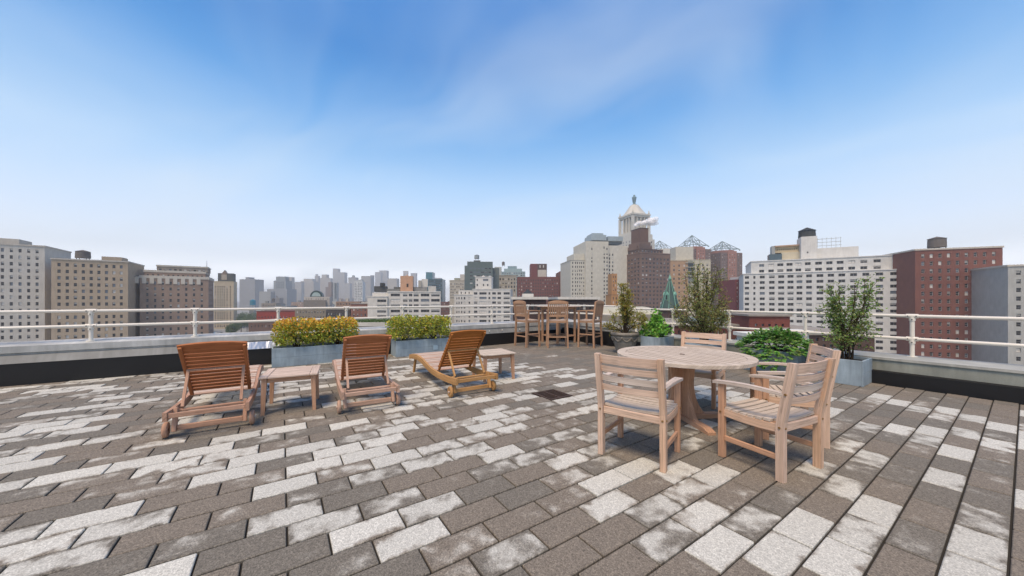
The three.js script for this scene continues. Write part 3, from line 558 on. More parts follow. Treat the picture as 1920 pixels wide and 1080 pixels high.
// ---------------------------------------------------------------- the city
const hAt = (py, Z) => EYE + (HOR - py) * Z / FOC - G;        // height over the street of something seen at row py and distance Z
const winMat = new THREE.MeshStandardMaterial({ vertexColors: true, roughness: .22, metalness: 0 });
const wcache = new Map();
function windowGeo(w, h, kind, frame) {                        // glass set in a frame, bars proud of it; 'kind': 0 dark, 1 blind half down, 2 drawn blind, 3 pale glass
  const key = [w.toFixed(2), h.toFixed(2), kind, frame].join(); if (wcache.has(key)) return wcache.get(key);
  const gs = [], col = (g, c) => { g = plain(g); const n = g.attributes.position.count, k = new Float32Array(n * 3); for (let i = 0; i < n; i++) k.set(c, i * 3); g.setAttribute('color', new THREE.BufferAttribute(k, 3)); gs.push(g); };
  const F = frame === 'w' ? [.62, .62, .60] : frame === 'b' ? [.07, .07, .07] : [.26, .25, .24], D = [[.018, .02, .024], [.03, .034, .04], [.05, .055, .06], [.13, .16, .19]][kind], f = Math.min(.09, w * .06);
  const q = (x0, x1, y0, y1, z, c) => col(new THREE.PlaneGeometry(x1 - x0, y1 - y0).translate((x0 + x1) / 2, (y0 + y1) / 2, z), c);
  q(-w / 2, w / 2, -h / 2, h / 2, .02, D);
  if (kind === 1) q(-w / 2, w / 2, h * .05, h / 2, .03, [.45, .43, .38]); if (kind === 2) q(-w / 2, w / 2, -h * .42, h / 2, .03, [.6, .58, .53]);
  const bar = (x0, x1, y0, y1) => col(bx(x0, x1, y0, y1, .02, .08), F);
  bar(-w / 2, w / 2, -h / 2, -h / 2 + f); bar(-w / 2, w / 2, h / 2 - f, h / 2); bar(-w / 2, -w / 2 + f, -h / 2 + f, h / 2 - f); bar(w / 2 - f, w / 2, -h / 2 + f, h / 2 - f);
  if (w > 1.3) { const n = w > 2.6 ? 2 : 1; for (let i = 1; i <= n; i++) { const x = -w / 2 + w * i / (n + 1); bar(x - f / 2, x + f / 2, -h / 2 + f, h / 2 - f); } }
  else bar(-w / 2 + f, w / 2 - f, -f / 2, f / 2);
  const g = join(gs); wcache.set(key, g); return g;
}
const wallMats = new Map();
const wallM = (c, r = .9) => { const k = c + ',' + r; if (!wallMats.has(k)) wallMats.set(k, std(c, r, { map: wallMap })); return wallMats.get(k); };
const evenCols = (n, a, b, f) => Array.from({ length: n }, (_, i) => { const p = (b - a) / n, c = a + p * (i + .5); return [c - p * f / 2, c + p * f / 2]; });
const cityR = rng(2024);
// one block of a building: wall of piers and spandrels round recessed windows. faces: front (+z), left (-x), right (+x): { cols: [[a, b]..], rows: [[y0, y1]..] }
function block(t, name, x0, x1, y0, y1, zf, zb, mat, faces = {}, o = {}) {
  const T = o.recess ?? .3, gs = [], L = faces.left ? T : 0, Rr = faces.right ? T : 0, F = faces.front ? T : 0, kinds = o.kinds ?? [.5, .75, .9];
  gs.push(bx(x0 + L, x1 - Rr, y0, y1, zf - F, zb));
  const wins = [];
  const face = (fc, a, b, put, win) => {
    const cols = fc.cols.filter(([p, q]) => p > a + .05 && q < b - .05), rows = fc.rows.filter(([p, q]) => p > y0 + .05 && q < y1 - .05).sort((p, q) => p[0] - q[0]);
    if (!cols.length || !rows.length) { put(a, b, y0, y1); return; }
    let e = a; for (const [p, q] of cols) { put(e, p, y0, y1); e = q; } put(e, b, y0, y1);
    for (const [p, q] of cols) { let yy = y0; for (const [r, s] of rows) { put(p, q, yy, r); yy = s; } put(p, q, yy, y1); for (const [r, s] of rows) win((p + q) / 2, (r + s) / 2, q - p, s - r); }
  };
  if (faces.front) face(faces.front, x0, x1, (a, b, c, d) => { if (b - a > .01 && d - c > .01) gs.push(bx(a, b, c, d, zf - T, zf)); }, (x, y, w, h) => wins.push([x, y, zf - T, 0, w, h]));
  if (faces.right) face(faces.right, zb, zf - F, (a, b, c, d) => { if (b - a > .01 && d - c > .01) gs.push(bx(x1 - T, x1, c, d, a, b)); }, (z, y, w, h) => wins.push([x1 - T, y, z, Math.PI / 2, w, h]));
  if (faces.left) face(faces.left, zb, zf - F, (a, b, c, d) => { if (b - a > .01 && d - c > .01) gs.push(bx(x0, x0 + T, c, d, a, b)); }, (z, y, w, h) => wins.push([x0 + T, y, z, -Math.PI / 2, w, h]));
  const wall = obj(name, uvM(join(gs), o.uv ?? 9), mat, t), merged = [];
  for (const [x, y, z, r, w, h] of wins) {
    const q = cityR(), kind = q < kinds[0] ? 0 : q < kinds[1] ? 1 : q < kinds[2] ? 2 : 3, g = windowGeo(w, h, kind, o.frame ?? 'g');
    if (o.merge) merged.push(g.clone().rotateY(r).translate(x, y, z)); else { const m = obj('window', g, winMat, t); m.position.set(x, y, z); m.rotation.y = r; }
  }
  if (merged.length) stuff(obj('window_rows', merged, winMat, t));
  if (o.coping) obj('coping', uvM(bx(x0 - .25, x1 + .25, y1 + .002, y1 + o.coping[0], zb - .2, zf + .25), 9), wallM(o.coping[1]), t);
  return wall;
}
function site(name, label, cat, [a, b], Z, phi = 0, group) {   // a building whose near face spans picture columns a..b, its left corner Z metres away
  const r0 = (a - CX) / FOC, c = Math.cos(phi), s = Math.sin(phi), along = (px) => { const r = (px - CX) / FOC; return (r - r0) * Z / (c - r * s); };
  const t = thing(name, label, cat, V3(r0 * Z, G, -Z), phi, group);
  return { t, X: along, Y: (py) => hAt(py, Z), w: along(b), Z };
}
const rowsPx = (s, y, pitch, h, n) => Array.from({ length: n }, (_, i) => [s.Y(y + i * pitch + h), s.Y(y + i * pitch)]);
const colsPx = (s, list) => list.map(([a, b]) => [s.X(a), s.X(b)]);
const bulk = (s, name, a, b, y0, y1, zf, zb, m) => obj(name, uvM(bx(s.X(a), s.X(b), s.Y(y1), s.Y(y0), zf, zb), 9), m, s.t);
function tank(s, px, yTop, yBot, wpx, z, m) {                   // timber water tank on legs
  const x = s.X(px), r = wpx * s.Z / FOC / 2, y1 = s.Y(yTop), y0 = s.Y(yBot), lg = (y1 - y0) * .3, gs = [new THREE.CylinderGeometry(r, r * 1.04, (y1 - y0) * .55, 14).translate(x, y0 + lg + (y1 - y0) * .275, z), new THREE.ConeGeometry(r * 1.08, (y1 - y0) * .15, 14).translate(x, y1 - (y1 - y0) * .075, z)];
  for (const i of [-1, 1]) for (const j of [-1, 1]) gs.push(bx(x + i * r * .65 - .12, x + i * r * .65 + .12, y0, y0 + lg, z + j * r * .65 - .12, z + j * r * .65 + .12));
  obj('water_tank', gs, m, s.t);
}
const dkM = wallM(0x5c5f5d), tankM = wallM(0x6b6661);

{ // brown brick tower with pale terracotta bands
  const s = site('brick_tower', 'brown brick tower with pale terracotta bands under stepped top storeys', 'building', [262, 391], 172, .62), m = wallM(0xa38c7b), d = 22, band = wallM(0xcfc8ba);
  const fc = { cols: colsPx(s, Array.from({ length: 9 }, (_, i) => [361.5 - 14.6 * i + 14.6, 366 - 14.6 * i + 14.6]).filter(([a]) => a > 264).reverse()), rows: rowsPx(s, 527, 11.1, 6, 11) };
  block(s.t, 'wall', 0, s.w, 0, s.Y(521), 0, -d, m, { front: fc, right: { cols: evenCols(5, -d, -1, .35), rows: fc.rows } }, { coping: [1.4, 0xcfc8ba] });
  block(s.t, 'upper_wall', s.X(268), s.X(384), s.Y(520) - .3, s.Y(509), -2, -d + 3, m, { front: { cols: evenCols(12, s.X(270), s.X(382), .4), rows: [[s.Y(517.5), s.Y(513)]] } }, { coping: [1.1, 0xcfc8ba] });
  block(s.t, 'top_wall', s.X(290), s.X(387), s.Y(509) + 1, s.Y(497), -4, -d + 5, wallM(0xa0968a), { front: { cols: evenCols(10, s.X(292), s.X(385), .55), rows: [[s.Y(505), s.Y(501)]] } }, { coping: [.8, 0xc9c2b4] });
  for (let i = 0; i < 9; i++) obj('terracotta_panel', cbox(1.6, 3.4, .3, .05).translate(s.X(358 - 14.6 * i + 14.6), s.Y(525), .15), band, s.t);
  obj('antenna', rod(V3(s.X(384), s.Y(497), -8), V3(s.X(384), s.Y(480), -8), .15, .08, 5), dkM, s.t);
}
{ // cream corner building with a dark gabled penthouse
  const s = site('cream_apartment_building', 'narrow cream apartment building with dark gabled penthouse', 'building', [401, 438], 390, .5), d = 18, m = wallM(0xd2bf9f);
  const R = rowsPx(s, 536, 4.95, 3.2, 16);
  block(s.t, 'wall', 0, s.w, 0, s.Y(529), 0, -d, m, { front: { cols: colsPx(s, [[402.8, 404.9], [407.6, 409.8], [412.2, 414.3], [415.8, 417.9], [419.6, 421.8], [424.6, 426.8], [430.8, 433]]), rows: R }, right: { cols: evenCols(4, -d, -1, .3), rows: R } }, { coping: [1.2, 0xc9b694], frame: 'b', kinds: [.8, .9, .97] });
  bulk(s, 'penthouse', 407.5, 437, 511.5, 528.3, -2, -14, wallM(0x4f5350));
  const g = prism([[s.X(414), s.Y(514)], [s.X(425), s.Y(514)], [s.X(420), s.Y(505.5)]], -10, -1.5); obj('gable', g, wallM(0x8a7565), s.t);
  bulk(s, 'gable_front', 414.5, 424.5, 514.2, 524, -1.5, -6, wallM(0xb9ab97));
}
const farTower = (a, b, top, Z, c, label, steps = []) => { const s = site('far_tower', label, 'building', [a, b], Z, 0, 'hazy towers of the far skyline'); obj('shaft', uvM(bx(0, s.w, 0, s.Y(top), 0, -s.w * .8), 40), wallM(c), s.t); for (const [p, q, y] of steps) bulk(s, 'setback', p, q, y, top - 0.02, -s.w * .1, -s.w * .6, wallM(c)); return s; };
farTower(449, 478, 523.5, 1150, 0x8e8f8e, 'plain grey slab tower standing alone on the far skyline', [[458, 464.5, 519.5]]);
{ const s = farTower(513, 536, 526, 1000, 0x8f9698, 'stepped grey glass tower of the far skyline', [[516, 533.5, 518.3]]); const m = []; for (let i = 0; i < 4; i++) for (let j = 0; j < 10; j++) m.push(bx(s.X(518 + i * 4), s.X(520 + i * 4), s.Y(530 + j * 3.4), s.Y(528.4 + j * 3.4), 0, .6)); stuff(obj('window_rows', m, wallM(0x4a5a62, .3), s.t)); bulk(s, 'podium', 507, 544, 542, 580, 14, -30, wallM(0x93979a)); bulk(s, 'podium', 500, 521, 547, 580, 30, -20, wallM(0x9c9e9a)); }
const HZ = 'pale hazy tower of the far skyline';
for (const [a, b, t, z, st] of [[536, 547, 519.5, 2300], [546, 552, 530, 2500], [553, 565, 528.5, 2400], [564, 588, 527, 2500, [[568, 584, 522.5]]], [590, 597, 517, 2800, [[591, 594, 514]]], [597, 616, 521, 2900, [[602, 611, 514.5]]], [614, 620, 522, 2700], [624, 634, 503.5, 3300], [632, 646, 510.5, 3100], [646, 656, 531, 2500], [653, 667, 520, 2700, [[659, 662, 516]]], [667, 675, 525, 2300], [677, 695, 517.5, 2300], [694, 700, 516, 3000], [703, 714, 510, 3400], [711, 725, 507, 3500], [726, 744, 522, 2300], [756, 764, 508, 3600], [770, 780, 512, 3600], [809, 826, 521, 2400], [846, 862, 536, 2200], [325, 345, 541, 2400], [120, 150, 520, 2600, [[128, 140, 514]]], [200, 218, 514, 2900], [60, 80, 526, 2500]]) farTower(a, b, t, z * .6, [0xb5b0a6, 0xb0b0ad, 0xa9a8a4][Math.floor(cityR() * 3)], HZ, st);  // shaft colours paled to stand in for the brightness of the haze
{ // nearer slim towers in front of the haze
  const s = site('slim_tower', 'slim brown tower in front of the hazy skyline', 'building', [615.5, 621.5], 900); obj('shaft', uvM(bx(0, s.w, 0, s.Y(529), 0, -8), 20), wallM(0x8b7b74), s.t); bulk(s, 'wing', 610, 615.3, 538, 560, -1, -8, wallM(0x857a76));
  const q = site('slim_tower', 'slim white and dark striped tower in front of the hazy skyline', 'building', [624, 632], 900); obj('shaft', uvM(bx(0, q.w, 0, q.Y(530), 0, -8), 20), wallM(0x9ea3a3), q.t); bulk(q, 'glass_strip', 627.5, 631, 531, 560, .4, -.1, wallM(0x3f4e57, .4));
  const w = site('slim_tower', 'white gridded slim tower beside the green roofed hall', 'building', [664, 680], 800); block(w.t, 'wall', 0, w.w, 0, w.Y(528), 0, -14, wallM(0xd5d8d6), { front: { cols: evenCols(5, .5, w.w - .5, .55), rows: rowsPx(w, 530, 3.1, 1.9, 12) } }, { merge: true, kinds: [.8, .9, .95] }); bulk(w, 'crown', 670, 678, 524, 528, -3, -10, wallM(0xb9bdbc));
}
{ // low hall with a dark green curved roof
  const s = site('green_roofed_hall', 'pale hall with dark green vaulted roof and a row of small windows', 'building', [570, 618], 330, .4); const d = 26;
  block(s.t, 'wall', 0, s.w, 0, s.Y(556.5), 0, -d, wallM(0xcfc7ba), { front: { cols: evenCols(10, s.X(572), s.X(617), .3), rows: [[s.Y(561.6), s.Y(559.2)], [s.Y(590), s.Y(587)], [s.Y(598), s.Y(594)]] } }, { frame: 'b' });
  const g = new THREE.CylinderGeometry(1, 1, 1, 20, 1, false, 0, Math.PI).rotateZ(Math.PI / 2).rotateX(0); const r0 = (s.X(604) - s.X(581)) / 2;
  obj('vault_roof', plain(new THREE.CylinderGeometry(1, 1, 16, 20, 1, false, -Math.PI / 2, Math.PI).rotateX(-Math.PI / 2).scale(r0, s.Y(544) - s.Y(556), 1).translate((s.X(581) + s.X(604)) / 2, s.Y(556.4), -9)), wallM(0x24423c, .6), s.t);
  obj('lunette', plain(new THREE.CylinderGeometry(1, 1, .5, 20, 1, false, -Math.PI / 2, Math.PI).rotateX(-Math.PI / 2).scale(r0 * .72, (s.Y(544) - s.Y(556)) * .66, 1).translate((s.X(581) + s.X(604)) / 2, s.Y(555.6), -.9)), wallM(0xb8ccc6, .5), s.t);
  bulk(s, 'front_wing', 571, 612, 562.5, 577, 6, .02, wallM(0x8d857a));
}
// white slab apartment blocks with ribbon windows
{
  const s = site('white_apartment_block', 'long white apartment block with ribbon windows and a salmon rooftop bulkhead', 'building', [727, 826], 200, .2), m = wallM(0xdcd8ce), d = 24;
  const cols = colsPx(s, [[732.5, 750], [755.5, 764], [766.5, 773], [775.5, 785], [789, 805], [809, 825].map((q) => q - .6)]);
  block(s.t, 'wall', 0, s.w, 0, s.Y(547.5), 0, -d, m, { front: { cols, rows: [...rowsPx(s, 550.5, 10.1, 5.2, 9)] }, right: { cols: evenCols(3, -d, -1, .3), rows: rowsPx(s, 550.5, 10.1, 5.2, 9) } }, { coping: [.5, 0xe4e1d8] });
  block(s.t, 'wing', s.X(690), s.X(727) - .02, 0, s.Y(556.5), 1.2, -d, m, { front: { cols: colsPx(s, [[708, 726]]).map(([a, b]) => [a, b - .3]), rows: rowsPx(s, 561.5, 9.8, 5, 8) } }, { coping: [.4, 0xe4e1d8] });
  block(s.t, 'wing', s.X(697), s.X(727) - .04, s.Y(556.5) + .42, s.Y(548.5), -1.5, -d, m, { front: { cols: colsPx(s, [[703, 707], [720, 724]]), rows: [[s.Y(555), s.Y(551)]] } });
  bulk(s, 'salmon_bulkhead', 749, 773, 516, 547, -4, -10, wallM(0xc99f80)); bulk(s, 'bulkhead_window', 761, 764.5, 531, 537.5, -3.9, -4.2, wallM(0x3a2f2a, .5));
  obj('bulkhead_cap', plain(new THREE.ConeGeometry(1.7, 1.1, 4).rotateY(Math.PI / 4).translate(s.X(761), s.Y(514.2), -7)), wallM(0xb9a08c), s.t);
  for (const [a, b, y0, y1, c] of [[697, 721, 536, 547, 0x4c4f50], [709, 716, 529.5, 536, 0x3c4042], [722, 748, 541, 547, 0x7d7f7c], [735, 747, 537, 541, 0x6f716e], [774, 800, 537, 547, 0x8e8d89], [783, 789, 524, 537, 0xa9a59b], [789, 801, 521, 537, 0xd8d4ca], [802, 817, 535, 547, 0xc4c2bb]]) bulk(s, 'roof_plant', a, b, y0, y1 - .05, -5 - cityR() * 3, -12, wallM(c));
}
{
  const s = site('white_apartment_block', 'white apartment block with tall penthouse bulkhead behind the long parapet corner', 'building', [886, 957], 230, -.06), m = wallM(0xd9d7d0), d = 26;
  const cols = colsPx(s, [[888.3, 895.2], [898.5, 912.5], [915.5, 919.5], [922.5, 930], [932.5, 939.5], [944, 956]].map(([a, b]) => [a + .3, b - .2]));
  const rows = rowsPx(s, 548, 8.6, 4.4, 10);
  block(s.t, 'wall', 0, s.w, 0, s.Y(543), 0, -d, m, { front: { cols, rows } }, { coping: [.5, 0xe1dfd8] });
  block(s.t, 'wing', s.X(851), -.02, 0, s.Y(553), -1, -d, m, { front: { cols: colsPx(s, [[855, 857], [859, 861], [864, 866], [869, 872], [878, 881]]), rows: rowsPx(s, 557, 8.6, 4.4, 9) } }, { coping: [.4, 0xe1dfd8] });
  block(s.t, 'wing', s.X(858), -.04, s.Y(553) + .45, s.Y(544), -3, -d, m, { front: { cols: colsPx(s, [[862, 864], [870, 872], [877, 879]]), rows: [[s.Y(551), s.Y(547)]] } });
  block(s.t, 'penthouse', s.X(889.5), s.X(920), s.Y(543) + .55, s.Y(519), -4, -14, m, { front: { cols: colsPx(s, [[892, 894], [904, 914], [903.5, 905.5], [911.5, 913.5]].slice(0, 2)), rows: [[s.Y(526.5), s.Y(522.5)]] } }, { coping: [.4, 0xe1dfd8] });
  for (const px of [893, 905, 913]) bulk(s, 'penthouse_window', px - 1.2, px + 1.2, 532, 536, -3.97, -4.2, wallM(0x2c3032, .3));
  obj('penthouse_cap', plain(new THREE.ConeGeometry(2.2, 1.3, 4).rotateY(Math.PI / 4).translate(s.X(903), s.Y(516), -9)), wallM(0xc9c6bd), s.t);
}
{
  const s = site('grey_green_office', 'dark grey green office block with a silver water tank on its roof', 'building', [871, 924], 310, .1), m = wallM(0x5f6f6d, .7), d = 30;
  block(s.t, 'wall', 0, s.w, 0, s.Y(498), 0, -d, m, { front: { cols: evenCols(6, s.X(880), s.X(922), .72), rows: rowsPx(s, 502, 6.9, 2.6, 9) } }, { kinds: [.35, .5, .6] });
  bulk(s, 'upper_storey', 876, 924, 490, 497.95, -1, -d, m); bulk(s, 'roof_box', 888, 901, 486.5, 489.95, -6, -14, dkM); tank(s, 894, 474, 486.5, 9.5, -10, wallM(0x9aa3a5, .5));
  bulk(s, 'rear_wing', 924.2, 937, 500, 560, -8, -26, wallM(0x6d7876));
}
{
  const s = site('old_cream_building', 'old cream cornice building beside the grey green office', 'building', [843, 870.5], 420), m = wallM(0xc3bba9);
  block(s.t, 'wall', 0, s.w, 0, s.Y(527), 0, -20, m, { front: { cols: evenCols(7, .5, s.w - .5, .5), rows: rowsPx(s, 531, 5.2, 3, 6) } }, { coping: [1.2, 0xb0a895], merge: true }); bulk(s, 'roof_box', 862, 870.5, 514, 525, -3, -10, wallM(0xcbc6ba)); bulk(s, 'roof_box', 851, 861, 521, 525, -3, -10, wallM(0x9ea28f));
}
{
  const s = site('teal_glass_tower', 'dark teal glass tower with a taller slim core', 'building', [803, 829.5], 520), m = wallM(0x2f5560, .3); block(s.t, 'wall', 0, s.w, 0, s.Y(523), 0, -24, m, { front: { cols: evenCols(8, .4, s.w - .4, .8), rows: rowsPx(s, 526, 4, 2.2, 9) } }, { merge: true, kinds: [.6, .6, .6] }); bulk(s, 'core', 797.5, 810, 510, 560, -3, -20, wallM(0x4d7f8c, .3));
  const q = site('pale_green_glass_block', 'pale green glass apartment block with stepped roof', 'building', [940, 985], 520), e = wallM(0x9fb4b4, .4);
  block(q.t, 'wall', 0, q.w, 0, q.Y(509), 0, -22, e, { front: { cols: evenCols(10, .5, q.w - .5, .7), rows: rowsPx(q, 511, 4.2, 2.4, 8) } }, { merge: true, kinds: [.2, .3, .4] }); bulk(q, 'step', 945, 979, 503.5, 508.9, -2, -18, e); bulk(q, 'step', 952, 969, 498.5, 503.4, -4, -16, wallM(0x8aa3a6, .4)); tank(q, 943.5, 489, 500, 5.5, -8, tankM); bulk(q, 'wing', 927, 939.8, 500, 540, -4, -20, wallM(0xb9bcb4));
  const b = site('beige_loft_building', 'beige loft building with a grid of tall windows', 'building', [924, 968], 350), bm = wallM(0xb5ad9c); block(b.t, 'wall', 0, b.w, 0, b.Y(517.5), 0, -22, bm, { front: { cols: evenCols(8, .4, b.w - .4, .5), rows: rowsPx(b, 521.5, 7, 4.2, 7) } }, { frame: 'b', coping: [.8, 0xa59d8c] });
}
{ // red brick complex
  const s = site('red_brick_complex', 'wide red brick complex with a tall bulkhead holding a white panel', 'building', [970, 1048], 350, 0), m = wallM(0x7c4a42), d = 30;
  const rows = rowsPx(s, 524, 5.9, 3.1, 11);
  block(s.t, 'wall', 0, s.w, 0, s.Y(519), 0, -d, m, { front: { cols: evenCols(17, s.X(971.5), s.X(1047), .45), rows } }, { kinds: [.62, .8, .92] });
  block(s.t, 'tower', s.X(1049), s.X(1071), 0, s.Y(509), 1.5, -d, wallM(0x82503f), { front: { cols: evenCols(4, s.X(1050), s.X(1070), .36), rows: rowsPx(s, 524, 5.9, 3.1, 11) } });
  bulk(s, 'bulkhead', 995, 1008, 494, 518.95, -3, -22, wallM(0x7a4440)); bulk(s, 'bulkhead', 1008.1, 1026, 494, 518.9, -3, -20, wallM(0x5c4a44)); bulk(s, 'white_panel', 1008.8, 1025, 505.5, 518.5, -2.9, -3.2, wallM(0xcfcabd));
  for (const px of [1013, 1019.5]) bulk(s, 'bulkhead_window', px - 1, px + 1, 496.5, 501.5, -2.9, -3.2, wallM(0xdedad0, .4));
}
{ // tall cream tower
  const s = site('cream_tower', 'tall cream stepped tower with grey louvred plant on its roof', 'building', [1098, 1141], 285, .12), m = wallM(0xd0cdbf), d = 34;
  const rows = rowsPx(s, 473.5, 7.35, 4, 16);
  block(s.t, 'wall', 0, s.w, 0, s.Y(452), 0, -d, m, { front: { cols: colsPx(s, [[1108.6, 1111], [1131.8, 1134.4], [1137, 1139.6]]), rows } });
  for (const [px, py] of [[1109.8, 466.5], [1132.6, 463.5], [1138, 472 - 6]]) bulk(s, 'upper_window', px - 1, px + 1, py - 2, py + 2.2, .05, -.2, wallM(0x32363a, .3));
  block(s.t, 'wing', s.X(1071), -.02, 0, s.Y(488), -1.5, -d, m, { front: { cols: colsPx(s, [[1073.8, 1076], [1079.2, 1081.2], [1083.2, 1085], [1087.4, 1089.2], [1090.8, 1092.6], [1094.8, 1096.8]]), rows: rowsPx(s, 491, 7.2, 3.9, 13) } }, { coping: [.4, 0xbdbaad] });
  bulk(s, 'wing_step', 1079, 1097.9, 475, 487.9, -4, -26, m);
  block(s.t, 'wing', s.w + .02, s.X(1180), 0, s.Y(458.5), -2.5, -d, wallM(0xd6d4c8), { front: { cols: colsPx(s, [[1144, 1146.4], [1150, 1152.4]]), rows: rowsPx(s, 462 + 12, 7.35, 4, 14) } });
  const gm = wallM(0xa3b2b8, .5), dm = wallM(0x6d7a80, .5);
  for (const [a, b, y0, z] of [[1114, 1142, 437, -6], [1118, 1139, 432.5, -9], [1147, 1176, 438.5, -8]]) { bulk(s, 'plant_screen', a, b, y0, 447.5, z, -24, gm); } bulk(s, 'plant_base', 1115, 1176, 447.6, 452.3, -10, -22, dm);
}
{ // dark brown stepped tower with a chimney block
  const s = site('brown_brick_tower', 'dark brown brick tower stepping up to a square chimney block', 'building', [1201, 1257], 275, .30), m = wallM(0x80695e), d = 0;
  const D = 30, phi = .62, rows = rowsPx(s, 483, 7.6, 4.1, 15);
  block(s.t, 'wall', 0, s.w, 0, s.Y(474), 0, -D, m, { front: { cols: evenCols(8, .6, s.w - .6, .5), rows }, left: { cols: evenCols(7, -D + .5, -.8, .5), rows } }, { coping: [.5, 0x9a8172], kinds: [.72, .84, .93] });
  block(s.t, 'setback_wall', 1.2, s.w * .78, s.Y(474) + .55, s.Y(466.5), -1.2, -D + 3, m, { front: { cols: evenCols(7, 1.6, s.w * .76, .5), rows: [[s.Y(472.5), s.Y(468.5)]] }, left: { cols: evenCols(6, -D + 3, -2, .4), rows: [[s.Y(472.5), s.Y(468.5)]] } }, { coping: [.4, 0x7c6356] });
  obj('tower_block', uvM(bx(1.8, s.w * .40, s.Y(466.5) + .42, s.Y(452), -2.5, -18), 9), m, s.t); obj('chimney_block', uvM(bx(2.2, s.w * .34, s.Y(452) - .05, s.Y(426), -3, -15), 9), wallM(0x70574d), s.t); obj('chimney_rim', bx(2.0, s.w * .34 + .2, s.Y(426), s.Y(425), -2.8, -15.2), wallM(0x4c3b36), s.t);
  obj('shoulder', uvM(bx(.6, s.w * .52, s.Y(466.5) + .42, s.Y(458.5), -5, -22), 9), m, s.t);
  // steam from the chimney
  const st = thing('steam_plume', 'white steam plume drifting from the brown chimney block', 'steam', at(96, 268, EYE + (HOR - 424) * 262 / FOC)), sg = [], R = rng(9);
  for (let i = 0; i < 70; i++) { const q = i / 69, r = .5 + 1.5 * Math.sqrt(q) * (.5 + .8 * R()), g = new THREE.IcosahedronGeometry(r, 2), p = g.attributes.position, ox = q * 17 + (R() - .5) * 2 - 1, oy = 1.0 + 4.2 * Math.sqrt(q) + (R() - .5) * (1 + 3.2 * q), oz = (R() - .5) * 3; for (let k = 0; k < p.count; k++) { const x = p.getX(k), y = p.getY(k), z = p.getZ(k), n = .75 + .5 * fbm(x * .9 + i, y * .9 + z * .6, 3, i); p.setXYZ(k, x * n * 1.25, y * n * .85, z * n); } g.computeVertexNormals(); sg.push(plain(g.translate(ox, oy, oz))); }
  obj('vapour', sg, std(0xffffff, 1, { transparent: true, opacity: .26 }), st);
}
{ // white stone tower with colonnade, pyramid roof and lantern
  const Z = 470, s = site('stone_clock_tower', 'white stone tower with colonnaded belfry, stepped pyramid roof and bronze lantern', 'building', [1185.4, 1227.4], Z, .35), m = wallM(0xd3d0c4), px = Z / FOC, cx = s.w / 2, cz = -s.w / 2;
  const sq = (name, w, y0, y1, mat = m) => obj(name, uvM(bx(cx - w / 2, cx + w / 2, s.Y(y1), s.Y(y0), cz - w / 2, cz + w / 2), 9), mat, s.t), W = s.w;
  block(s.t, 'wall', 0, W, 0, s.Y(446), 0, -W, m, { front: { cols: evenCols(5, 2, W - 2, .3), rows: rowsPx(s, 450, 6, 3.4, 8) }, left: { cols: evenCols(5, -W + 2, -2, .3), rows: rowsPx(s, 450, 6, 3.4, 8) } }, { merge: true });
  sq('shoulder', W * .9, 436, 446); sq('belfry_core', W * .60, 400, 436); sq('belfry_base', W * .8, 432, 437); sq('cornice', W * .82, 396.5, 399.5);
  sq('entablature', W * .77, 399.6, 403);
  for (const f of [0, 1, 2, 3]) for (let i = 0; i < 5; i++) { const a = f * Math.PI / 2, k = (i / 4 - .5) * W * .66, h = s.Y(403) - s.Y(432), g = new THREE.CylinderGeometry(.85, .95, h, 10).translate(k, s.Y(432) + h / 2, W * .355).rotateY(a); obj('column', g.translate(cx, 0, cz), m, s.t); }
  for (const i of [-1, 1]) for (const j of [-1, 1]) { obj('corner_pier', uvM(bx(cx + i * W * .36 - 1.6, cx + i * W * .36 + 1.6, s.Y(434), s.Y(402), cz + j * W * .36 - 1.6, cz + j * W * .36 + 1.6), 9), m, s.t); obj('corner_urn', new THREE.LatheGeometry([[0, 0], [1.1, 0], [1.4, 1.6], [.7, 2.4], [1.0, 3.4], [.3, 5], [0, 6]].map((p) => new THREE.Vector2(...p)), 10).translate(cx + i * W * .36, s.Y(396.5), cz + j * W * .36), m, s.t); }
  const py = (name, w0, w1, y0, y1) => obj(name, uvM(plain(new THREE.CylinderGeometry(w1 / Math.SQRT2, w0 / Math.SQRT2, s.Y(y0) - s.Y(y1), 4, 1).rotateY(Math.PI / 4).toNonIndexed()).translate(cx, (s.Y(y0) + s.Y(y1)) / 2, cz), 9), m, s.t);
  py('pyramid_roof', W * .62, W * .40, 386, 396.4); py('pyramid_roof', W * .40, W * .20, 375.5, 386);
  obj('lantern', new THREE.LatheGeometry([[0, 376], [4.6, 376], [4.6, 374.6], [2.6, 374], [2.2, 371], [2.8, 369.5], [3.9, 362], [4.4, 361], [4.2, 360], [2.4, 359.5], [1.9, 357.5], [2.0, 356], [.9, 355.2], [0, 354.5]].map(([r, y]) => new THREE.Vector2(r * px * 1.05, s.Y(y))), 14).translate(cx, 0, cz), wallM(0x6c8b93, .6), s.t);
}
